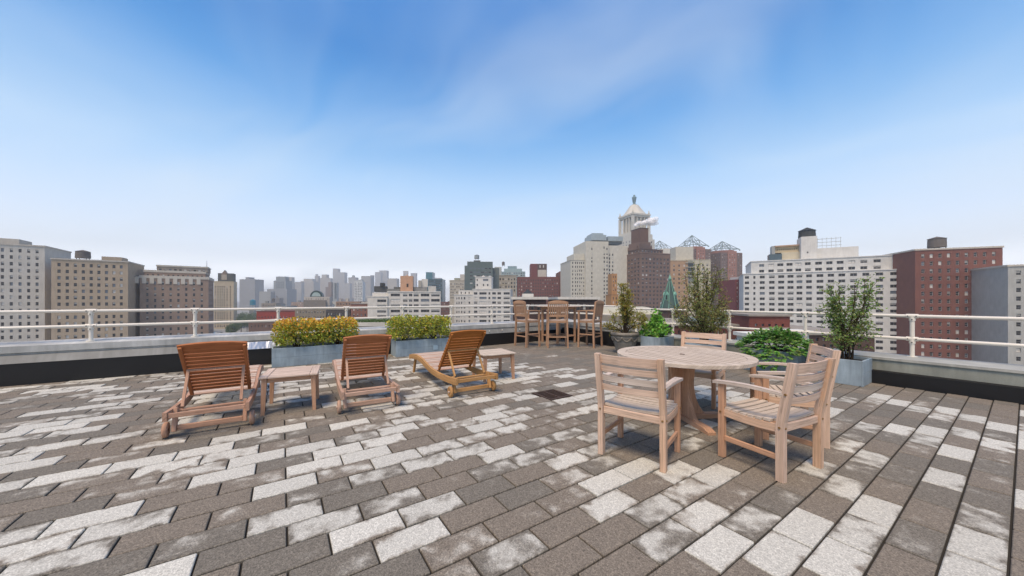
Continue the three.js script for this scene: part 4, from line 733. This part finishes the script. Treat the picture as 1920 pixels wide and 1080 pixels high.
function glassTop(label, px, wpx, apex, eave, Z, bodyTop) {       // brick tower with an open steel pyramid
  const s = site('pyramid_topped_tower', label, 'building', [px - wpx * .35, px + wpx * .52], Z, .18, 'brick towers with open steel pyramids'), W = s.w, cx = W / 2, cz = -W / 2, salmon = wallM(0xa87868), brown = wallM(0x7b665e), steel = wallM(0x7f9597, .4), h = W * .40;
  const rows = rowsPx(s, bodyTop + 7, 4.9, 2.4, 24);
  block(s.t, 'wall', 0, W, 0, s.Y(bodyTop + 4), 0, -W, brown, { front: { cols: evenCols(9, .6, W - .6, .42), rows }, left: { cols: evenCols(9, -W + .6, -.9, .42), rows } }, { merge: true, kinds: [.45, .6, .8] });
  obj('drum', plain(new THREE.CylinderGeometry(W * .46, W * .46, s.Y(eave) - s.Y(bodyTop + 4) + .2, 8).rotateY(Math.PI / 8).toNonIndexed()).translate(cx, (s.Y(eave) + s.Y(bodyTop + 4)) / 2, cz), salmon, s.t);
  block(s.t, 'centre_bay', W * .3, W * .7, s.Y(bodyTop + 60), s.Y(bodyTop + 1), 1, .01, salmon, { front: { cols: evenCols(3, W * .33, W * .67, .4), rows } }, { merge: true, recess: .3 });
  const b = []; const yE = s.Y(eave) + 2.2, yA = s.Y(apex), P = [[-1, -1], [1, -1], [1, 1], [-1, 1]].map(([i, j]) => V3(cx + i * h, yE, cz + j * h)), A = V3(cx, yA, cz), mid = (p, q, t) => p.clone().lerp(q, t);
  for (let i = 0; i < 4; i++) { const p = P[i], q = P[(i + 1) % 4]; b.push(rod(p, A, .42, .35, 5), rod(p, q, .42, .42, 5), rod(mid(p, A, .5), mid(q, A, .5), .3, .3, 5), rod(mid(p, q, .5), mid(p, A, .5), .3, .3, 5), rod(mid(p, q, .5), mid(q, A, .5), .3, .3, 5), rod(mid(p, q, .5), A, .3, .3, 5)); b.push(rod(p, V3(cx + (p.x - cx) * 1.12, s.Y(eave), cz + (p.z - cz) * 1.12), .6, .8, 5)); for (const k of [.25, .75]) b.push(rod(mid(p, q, k), mid(p, q, k).lerp(A, .45), .22, .22, 4)); }
  obj('steel_pyramid', b, steel, s.t);
}
glassTop('brick tower with open steel pyramid, rising behind a pale blank bulkhead', 1309, 46, 436, 461, 430, 462);
glassTop('brick tower with open steel pyramid, standing clear beside the white apartment block', 1368, 46, 448, 468, 430, 469);
glassTop('brick tower with open steel pyramid, mostly hidden behind the brown brick tower', 1246, 46, 447, 468, 520, 470);
{
  const s = site('beige_apartment_building', 'beige apartment building with corner terraces and a pale blank bulkhead', 'building', [1257, 1290], 310, 0), m = wallM(0xb9997a), q = wallM(0xcdc6b0);
  block(s.t, 'wall', 0, s.w, 0, s.Y(489), 0, -24, m, { front: { cols: evenCols(3, 1, s.w - 1, .3), rows: rowsPx(s, 496, 8.2, 4.2, 10) } }, { coping: [.5, 0xcabfa4] });
  block(s.t, 'wing', s.X(1290) + .02, s.X(1336), 0, s.Y(487), -3, -24, q, { front: { cols: evenCols(5, s.X(1292), s.X(1334), .4), rows: rowsPx(s, 494, 8.2, 4.2, 10) } }, { coping: [.5, 0xcabfa4] });
  bulk(s, 'blank_bulkhead', 1277, 1311, 459.5, 486.9, -10, -22, wallM(0xcfcbbc)); bulk(s, 'glass_corner', 1286, 1302, 490, 520, -1.5, -3.1, wallM(0x43545a, .3));
  for (let i = 0; i < 4; i++) bulk(s, 'terrace_slab', 1285, 1303, 492 + i * 8.2, 493.4 + i * 8.2, .8, -2.9, wallM(0xa9a898));
  const w = site('white_low_block', 'white flat block with a dark roof edge behind the brown brick tower', 'building', [1244, 1278], 380); obj('wall', uvM(bx(0, w.w, 0, w.Y(478), 0, -20), 9), wallM(0xd9d6ca), w.t); obj('roof_edge', bx(-.4, w.w + .4, w.Y(478) + .01, w.Y(476.8), -20.4, .4), wallM(0x5f5a52), w.t); bulk(w, 'roof_box', 1243, 1262, 465, 476.7, -4, -14, wallM(0xe0dccf));
  const o = site('orange_brick_house', 'slim orange brick building with rooftop bushes beside the cream tower', 'building', [1144, 1157], 255), om = wallM(0xb98a58); block(o.t, 'wall', 0, o.w, 0, o.Y(553), 3, -12, om, { front: { cols: evenCols(2, .4, o.w - .4, .35), rows: rowsPx(o, 557, 8, 4.5, 4) } }, { coping: [.4, 0x9a7348] }); block(o.t, 'upper_wall', o.X(1147), o.w, o.Y(553) + .42, o.Y(513), 0, -10, om, { front: { cols: evenCols(2, o.X(1148), o.w - .2, .35), rows: rowsPx(o, 517, 8, 4.5, 4) } });
}
{ // the big white block on the right: bays of wide windows
  const phi = -.52, s = site('large_white_apartment_block', 'large white apartment block with rows of wide three-light windows and stepped roof terraces', 'building', [1394, 1700], 165, phi), m = wallM(0xd7d8d4), d = 30;
  const pitchX = [[1396.5, 1404.5], [1412.5, 1416.5], [1424.5, 1434], [1442, 1452.5], [1459, 1470.5], [1476.5, 1488], [1493.5, 1504.5], [1511.5, 1522.5], [1531, 1544], [1552, 1564], [1572, 1585], [1594, 1607], [1617, 1630], [1642, 1656], [1669, 1684]];
  const Zs = 165, rows = []; for (let i = 0; i < 15; i++) rows.push([s.Y(518 + i * 9.95 + 5), s.Y(518 + i * 9.95)]);
  const cols = colsPx(s, pitchX);
  block(s.t, 'wall', 0, s.w, 0, s.Y(514.5), 0, -d, m, { front: { cols, rows } }, { coping: [.35, 0xe2e2de], frame: 'g', kinds: [.78, .92, .95] });
  const up = (a, b, y, z, n0, name) => block(s.t, name, s.X(a), s.X(b), s.Y(y + (n0 ? 21 : 21)), s.Y(y), z, -d - .5, m, { front: { cols: cols.filter(([p, q]) => p > s.X(a) + .3 && q < s.X(b) - .3), rows: [[s.Y(y + 9.5), s.Y(y + 4.8)], [s.Y(y + 19.2), s.Y(y + 14.5)]] } }, { coping: [.35, 0xe2e2de], kinds: [.62, .78, .86] });
  block(s.t, 'upper_wall', s.X(1409), s.X(1690), s.Y(514.5) + .36, s.Y(491), -2.2, -d, m, { front: { cols: cols.filter((c, i) => i >= 2 && i <= 13), rows: [[s.Y(501), s.Y(496)], [s.Y(511.5), s.Y(506.5)]] } }, { coping: [.35, 0xe2e2de], kinds: [.62, .78, .86] });
  const mm = wallM(0xe0dfd9), bk = (n, a, b, y0, y1, z0, z1, mt) => obj(n, uvM(bx(s.X(a), s.X(b), s.Y(y1), s.Y(y0), z0, z1), 9), mt, s.t);
  bk('bulkhead', 1507, 1538, 449, 490.5, -5, -14, mm); bk('bulkhead', 1538.2, 1620, 471, 490.5, -6, -14, mm); bk('bulkhead', 1471, 1506.8, 474, 490.5, -8, -16, wallM(0xd2c9b0)); bk('tan_gallery', 1459, 1506, 463, 473.9, -9, -16, wallM(0xd8c7a4)); bk('gallery_roof', 1457, 1507, 460.5, 462.9, -8, -17, wallM(0xc2a48c));
  for (let i = 0; i < 10; i++) bk('gallery_opening', 1463 + i * 4.2, 1465 + i * 4.2, 467, 469.3, -8.95, -9.2, wallM(0x6b5d4c)); bk('glass_house', 1446, 1470.8, 477, 490.5, -6, -12, wallM(0x4e626b, .25)); bk('grey_stack', 1452, 1458.8, 461, 476.9, -8, -13, wallM(0xa9adab)); bk('vent_hole', 1518, 1521, 476, 479, -4.95, -5.2, dkM);
  obj('tank_house', plain(new THREE.CylinderGeometry(3.1, 3.3, 3.2, 8)).translate(s.X(1523), s.Y(449) + 1.6, -9.5), wallM(0x3e4446), s.t); obj('tank_roof', plain(new THREE.ConeGeometry(3.5, 1.7, 8)).translate(s.X(1523), s.Y(449) + 4.05, -9.5), wallM(0x343a3d), s.t);
  for (let i = 0; i < 6; i++) bk('scaffold_post', 1541 + i * 9, 1541.5 + i * 9, 452, 470.9, -7, -7.15, wallM(0xb9bdbb)); for (let i = 0; i < 3; i++) bk('scaffold_rail', 1540, 1588, 454 + i * 6, 454.6 + i * 6, -6.95, -7.2, wallM(0xb9bdbb));
}
{
  const s = site('red_brick_walkup', 'narrow dark red brick building against the white apartment block', 'building', [1379, 1394], 190), m = wallM(0x7a3f42); block(s.t, 'wall', 0, s.w, 0, s.Y(524), 0, -16, m, { front: { cols: evenCols(3, .4, s.w - .4, .5), rows: rowsPx(s, 529, 8.6, 4.6, 10) } }, { frame: 'w' }); bulk(s, 'white_cap', 1386, 1394, 519, 523.9, -1, -8, wallM(0xd8d5cc));
}
{ // copper spire
  const Z = 115, px = Z / FOC, cxp = 1256, t = thing('copper_spire', 'green copper church spire with lancet dormers above a brick belfry', 'spire', V3((cxp - CX) / FOC * Z, G, -Z), .25), Y = (py) => hAt(py, Z), cop = wallM(0x3f5a55, .7), lightC = wallM(0x7fb7a3, .7), r = 17 * px;
  const apex = Y(520), base = Y(578), N = 8;
  obj('spire_roof', plain(new THREE.ConeGeometry(r, apex - base, N, 1).toNonIndexed()).translate(0, (apex + base) / 2, 0), cop, t);
  for (let i = 0; i < N; i++) { const a = (i + 0) / N * 6.283; obj('hip_ridge', rod(V3(Math.sin(a) * r * 1.01, base, Math.cos(a) * r * 1.01), V3(0, apex + .3, 0), .10, .07, 5), lightC, t); }
  obj('finial', new THREE.LatheGeometry([[0, 0], [.55, 0], [.5, .7], [.25, 1.0], [.32, 1.2], [.1, 1.6], [.06, 2.2], [0, 2.3]].map((p) => new THREE.Vector2(...p)), 10).translate(0, apex - .9, 0), lightC, t);
  for (let i = 0; i < N; i += 1) {
    const a = (i + .5) / N * 6.283, q = .36, R0 = r * (1 - q) * .93, y0 = lerp(base, apex, q) - 1.1; if (i % 2) continue;
    const d = new THREE.Group(); d.name = 'dormer'; d.position.set(Math.sin(a) * R0, y0, Math.cos(a) * R0); d.rotation.y = a; t.add(d);
    obj('dormer_frame', [bx(-.5, .5, 0, 1.9, -.6, .25)], lightC, d); obj('dormer_gable', prism([[-.62, 1.9], [.62, 1.9], [0, 2.9]], -.9, .32), lightC, d); obj('dormer_louvre', bx(-.32, .32, .25, 1.75, .2, .28), wallM(0x2c3a38), d);
  }
  obj('belfry', uvM(bx(-r * .95, r * .95, 0, base - .01, -r * .95, r * .95), 9), wallM(0x5d463d), t); obj('belfry_cornice', bx(-r * 1.04, r * 1.04, base - .9, base - .02, -r * 1.04, r * 1.04), wallM(0x4a3a33), t);
  for (let i = 0; i < 6; i++) obj('belfry_opening', bx(-r * .8 + i * r * .27, -r * .8 + i * r * .27 + r * .16, base - 5.2, base - 2.2, r * .93, r * .96), wallM(0x1f1816), t);
}
// lower roofs just beyond the railings
{
  const lowB = (name, label, a, b, top, Z, d, c, o = {}) => { const s = site(name, label, 'building', [a, b], Z, o.phi ?? 0); const f = o.n ? { front: { cols: evenCols(o.n, .6, s.w - .6, o.f ?? .4), rows: rowsPx(s, top + (o.dy ?? 5), o.p ?? 12, o.h ?? 6, o.r ?? 2) } } : {}; block(s.t, 'wall', 0, s.w, 0, s.Y(top), 0, -d, wallM(c), f, { coping: o.cop === 0 ? undefined : [.35, o.cop ?? 0x9d968c], frame: o.frame }); return s; };
  let s = lowB('brick_school', 'low red brick building with small windows past the trailing herb', 1405, 1481, 593, 62, 20, 0x7e463c, { n: 5, f: .35, dy: 14, h: 5, r: 1, phi: -.1 });
  s = lowB('brick_hall', 'dark brick hall with curved metal roof behind the dining table', 1262, 1402, 611, 66, 22, 0x653c33, { n: 12, f: .3, dy: 8, p: 14, h: 8, r: 2, phi: -.05 });
  obj('curved_roof', plain(new THREE.CylinderGeometry(1, 1, s.w * .62, 24, 1, false, -Math.PI / 2, Math.PI).rotateY(0).rotateZ(Math.PI / 2).rotateY(0).scale(1, 1, 1)).scale(1, 1.1, 5).translate(s.w * .62, s.Y(611) + .3, -8), wallM(0x7f8a86, .5), s.t);
  s = lowB('glazed_stair_house', 'dark glazed stair house with a pitched grey roof by the low brick building', 1372, 1404, 596, 72, 8, 0x55605f, { n: 3, f: .8, dy: 2, h: 10, r: 1 });
  obj('pitched_roof', prism([[-.6, s.Y(596) + .36], [s.w + .4, s.Y(596) + .36], [s.w * .55, s.Y(590)]], -8, .5), wallM(0x55575a), s.t);
  s = lowB('white_roof_hut', 'white rooftop hut beyond the low parapet behind the trailing herb', 1401, 1446, 631, 34, 1.6, 0xd9d9d0, { cop: 0xe6e6de });
  s = lowB('white_roof_hut', 'white rooftop hut with a slot window beside a railing post', 1481, 1517, 626, 36, 1.6, 0xd5d6cf, { cop: 0xe2e2da }); obj('slot_window', bx(s.X(1492), s.X(1494), s.Y(646), s.Y(636), 0, .04), wallM(0x303030), s.t);
  s = lowB('brown_roof_house', 'dark brown house roof beyond the railing past the white huts', 1518, 1640, 628, 52, 20, 0x59453c, { n: 8, dy: 6 });
  s = lowB('dark_roof_house', 'dark flat roofed house behind the bar table with white roof edge', 962, 1024, 561.5, 46, 12, 0x4a3a38, { cop: 0xdedbd2, n: 4, dy: 8, h: 12, f: .5, r: 1 }); bulk(s, 'cupola', 981, 1003, 550, 560, -3, -5, wallM(0xdedcd4)); obj('cupola_roof', plain(new THREE.ConeGeometry(1.15, .75, 4).rotateY(Math.PI / 4).toNonIndexed()).translate(s.X(992), s.Y(545.5), -4), wallM(0x3d4347), s.t);
  s = lowB('dark_roof_house', 'dark flat roofed house with white roof edge between the bar chairs and the potted shrub', 1049, 1121, 561.5, 46, 14, 0x4d4240, { cop: 0xdedbd2, n: 5, dy: 8, h: 12, f: .5, r: 1 });
  s = lowB('pale_roof_shed', 'pale curved roof shed beyond the corner railing behind the potted shrub', 1126, 1240, 590, 58, 18, 0x9c978b, { cop: 0 }); obj('barrel_roof', plain(new THREE.CylinderGeometry(1, 1, s.w, 20, 1, false, -Math.PI / 2, Math.PI).rotateZ(Math.PI / 2)).scale(1, 1.2, 8).translate(s.w / 2, s.Y(590), -8.5), wallM(0xc5c2ad), s.t);
  s = lowB('red_warehouse', 'bright red brick warehouse beyond the long railing', 481, 553, 584, 250, 30, 0x9c3d31, { n: 12, dy: 9, p: 8, h: 3.4, f: .35, r: 3, cop: 0x6c3a30 });
  s = lowB('brown_warehouse', 'brown brick shed wall in front of the red warehouse', 466, 517, 603, 170, 24, 0x6f5a52, { n: 7, dy: 6, h: 5, r: 2, f: .25 });
  s = lowB('tan_rowhouse', 'tan stone rowhouse with pale window surrounds beyond the long railing', 553, 611, 579, 240, 20, 0x8f8676, { n: 10, dy: 4, p: 10, h: 4.4, f: .4, r: 3, frame: 'w' });
  s = lowB('dark_arcade_house', 'dark house with a white arcaded shopfront beyond the long railing', 612, 656, 580, 235, 20, 0x47423f, { n: 8, dy: 7, p: 10, h: 6, f: .5, r: 2, frame: 'w', cop: 0xcac6bd });
  s = lowB('brick_annex', 'plain red brown annex against the white ribbon window block', 658, 690, 570, 230, 20, 0x8a5f50, { n: 4, dy: 8, p: 10, h: 5, f: .4, r: 3 });
  s = lowB('garden_roof_house', 'lower neighbouring roof with a long green hedge', 640, 760, 611.5, 34, 8, 0x8d8478, { cop: 0xcfccc2 });
  const R = rng(31), L = [], h = thing('roof_hedge', 'long clipped green hedge on the lower neighbouring roof', 'hedge', s.t.position.clone().add(V3(.3, s.Y(611.5), -.6)), 0), HW = s.X(728) - .3;
  for (let i = 0; i < 5200; i++) { const x = R() * HW, z = (R() - .5) * .9, y = R() * (.55 + .22 * fbm(x * 1.3, 2, 3, 3)); L.push({ p: V3(x, y, z), d: V3(0, .8, .3).add(rv(R)).normalize(), s: .06 + .05 * R(), c: mixc([.05, .12, .02], [.13, .24, .04], R()), r: R() * 6 }); }
  obj('foliage', leafGeo(L), leafMat, h);
}
{ // outside the photograph's frame the city goes on
  const more = (name, label, a, b, top, Z, d, c, n, f, p, hh, phi = 0, o = {}) => { const s = site(name, label, 'building', [a, b], Z, phi); block(s.t, 'wall', 0, s.w, 0, s.Y(top), 0, -d, wallM(c), { front: { cols: evenCols(n, 1, s.w - 1, f), rows: rowsPx(s, top + p * .5, p, hh, 14) } }, { coping: [.6, o.cop ?? 0xc8c2b6], kinds: [.6, .78, .9], frame: o.frame }); return s; };
  let s = more('tan_apartment_block', 'tan apartment block with a timber water tank left of the brown brick tower', 96, 240, 486, 150, 24, 0xb9a78f, 9, .4, 12.5, 6.6, .6); tank(s, 140, 462, 486, 20, -8, tankM); bulk(s, 'roof_box', 180, 220, 474, 485, -6, -14, wallM(0xa99a86));
  s = more('white_brick_block', 'white brick apartment block with square windows at the end of the long railing', -120, 84, 452, 140, 24, 0xcfcbc1, 11, .36, 13.5, 7.2, .6); bulk(s, 'roof_box', -60, 20, 436, 451, -6, -16, wallM(0xbdb8ad));
  s = more('brick_apartment_house', 'red brown brick apartment house beyond the white apartment block', 1716, 1880, 470, 130, 24, 0x80544a, 9, .4, 14, 7.5, -.35, { frame: 'w' }); tank(s, 1790, 440, 470, 24, -8, tankM);
  s = more('grey_apartment_house', 'pale grey apartment house at the far end of the low parapet', 1890, 2200, 500, 110, 24, 0xb4b5b0, 12, .42, 16, 8, -.5);
}
// the sea of low roofs between, blocks of other streets
{
  const R = rng(404), cols = [0x9c9387, 0x857a70, 0x7a5347, 0xb9b2a5, 0x6e6a66, 0xa08570, 0xc7c2b6, 0x8c8f8c];
  const labelOf = 'small flat roofed building among the distant rooftops';
  for (let i = 0; i < 92; i++) {
    const Z = 330 + Math.pow(R(), 1.3) * 1300, px = i < 58 ? 445 + R() * 440 : R() < .5 ? R() * 420 : 1600 + R() * 330, wpx = (10 + R() * 16) * FOC / Z, top = HOR - 1 + R() * 13 * Math.min(1, 420 / Z) + (Z > 700 ? -3 * R() : 3);
    const s = site('rooftop_building', labelOf, 'building', [px, px + wpx], Z, (R() - .5) * .3, 'distant low rooftops'), c = wallM(cols[Math.floor(R() * cols.length)]), d = 12 + R() * 12, n = Math.max(2, Math.round(s.w / 3.2));
    block(s.t, 'wall', 0, s.w, 0, s.Y(top), 0, -d, c, Z < 800 ? { front: { cols: evenCols(n, .5, s.w - .5, .4), rows: Array.from({ length: 4 }, (_, k) => [s.Y(top) - 3.4 * (k + 1), s.Y(top) - 3.4 * (k + 1) + 1.7]) } } : {}, { merge: true, coping: R() < .5 ? [.5, 0xb9b3a8] : undefined });
    if (R() < .6) { const a = R() * s.w * .6, w = 2 + R() * 3; obj('roof_box', bx(a, a + w, s.Y(top) + (0), s.Y(top) + 2 + R() * 2, -3, -3 - w), wallM(cols[Math.floor(R() * cols.length)]), s.t); }
    if (R() < .16) tank(s, px + wpx * (.3 + .4 * R()), top - 7 * FOC / Z, top, 3.4 * FOC / Z, -6, tankM);
  }
  const s = site('blue_water_tower', 'bright blue water tower among the distant rooftops', 'water tower', [466, 475], 420); tank(s, 470.5, 561, 577, 9, -3, wallM(0x4f9fb5)); obj('shaft', bx(.4, s.w - .4, 0, s.Y(577), -5, -.5), wallM(0xb7b3a8), s.t);
}
{ // street trees and parked cars far below
  const R = rng(808);
  const streetTree = (X, Z, h, label) => {
    const t = thing('street_tree', label, 'tree', V3(X, G, -Z), R() * 6, 'street trees'), L = [], b = [];
    b.push(twig([V3(0, 0, 0), V3(.2, h * .3, 0), V3(0, h * .55, .2)], .35, .2, 6));
    for (let i = 0; i < 7; i++) { const a = R() * 6.28, r = h * (.15 + .18 * R()); b.push(twig([V3(0, h * .35, 0), V3(Math.cos(a) * r * .6, h * .6, Math.sin(a) * r * .6), V3(Math.cos(a) * r, h * (.7 + .2 * R()), Math.sin(a) * r)], .16, .04, 4)); }
    const lobes = Array.from({ length: 11 }, () => [rv(R).multiplyScalar(h * .26), h * (.11 + .09 * R())]);
    for (let i = 0; i < 1500; i++) { const [o, r] = lobes[i % 11], q = rv(R); L.push({ p: V3(o.x, h * .68 + o.y * .8, o.z).addScaledVector(q, r * (.6 + .5 * R())), d: q.clone().add(rv(R)).normalize(), s: .5 + .5 * R(), c: mixc([.045, .10, .02], [.10, .18, .04], R()), r: R() * 6 }); }
    obj('crown', leafGeo(L, .45), leafMat, t); obj('trunk', b, bark, t);
  };
  for (const [px, Z, h] of [[441, 330, 13], [452, 345, 15], [463, 360, 17], [470, 390, 19], [478, 430, 18], [457, 400, 18], [447, 420, 17], [485, 460, 16], [434, 300, 11]]) streetTree((px - CX) / FOC * Z, Z, h, 'leafy green street tree between the cream apartment building and the warehouses');
  const carCols = [[0xd9dadb, 'white'], [0x2b2d30, 'black'], [0x9aa0a4, 'silver'], [0x3b4450, 'dark blue'], [0xcfd0d0, 'white'], [0x5b5e60, 'grey']];
  const glassC = std(0x15191c, .15), tyre = std(0x141414, .9);
  const mk = new Map();
  const car = (X, Z, turn, [c, w]) => {
    const t = thing('parked_car', `small ${w} parked car on the street far below the long railing`, 'car', V3(X, G, -Z), turn, 'cars parked in the street');
    const body = prism([[-2.2, .35], [2.2, .35], [2.25, .75], [1.9, .9], [1.1, .98], [-1.7, .98], [-2.2, .85]], -.88, .88); if (!mk.has(c)) mk.set(c, std(c, .35));
    obj('body', body, mk.get(c), t); obj('cabin', prism([[-1.55, .98], [.95, .98], [.35, 1.46], [-1.1, 1.46]], -.76, .76), glassC, t); obj('roof', bx(-1.05, .3, 1.461, 1.5, -.74, .74), mk.get(c), t);
    for (const i of [-1, 1]) for (const j of [-1, 1]) obj('wheel', plain(new THREE.CylinderGeometry(.33, .33, .22, 12).rotateX(Math.PI / 2)).translate(i * 1.4, .33, j * .82), tyre, t);
  };
  for (let i = 0; i < 22; i++) { const px = 392 + (i % 11) * 7 + R() * 3, Z = 300 + Math.floor(i / 11) * 28 + R() * 14; car((px - CX) / FOC * Z, Z, (R() < .8 ? .5 : 2) + (R() - .5) * .3, carCols[Math.floor(R() * 6)]); }
  const s = site('market_tent', 'bright blue tent roof in the street below the brown brick tower', 'tent', [378, 396], 300); obj('canopy', plain(new THREE.ConeGeometry(5.2, 3, 4).rotateY(Math.PI / 4).toNonIndexed()).translate(4, 4.2, -4), wallM(0x2f94b8), s.t); for (const i of [-1, 1]) for (const j of [-1, 1]) obj('tent_pole', rod(V3(4 + i * 3.4, 0, -4 + j * 3.4), V3(4 + i * 3.4, 2.8, -4 + j * 3.4), .08, .08, 5), dkM, s.t);
}
scene.traverse((o) => { if (o.isMesh) o.castShadow = o.receiveShadow = true; });
renderer.render(scene, camera);
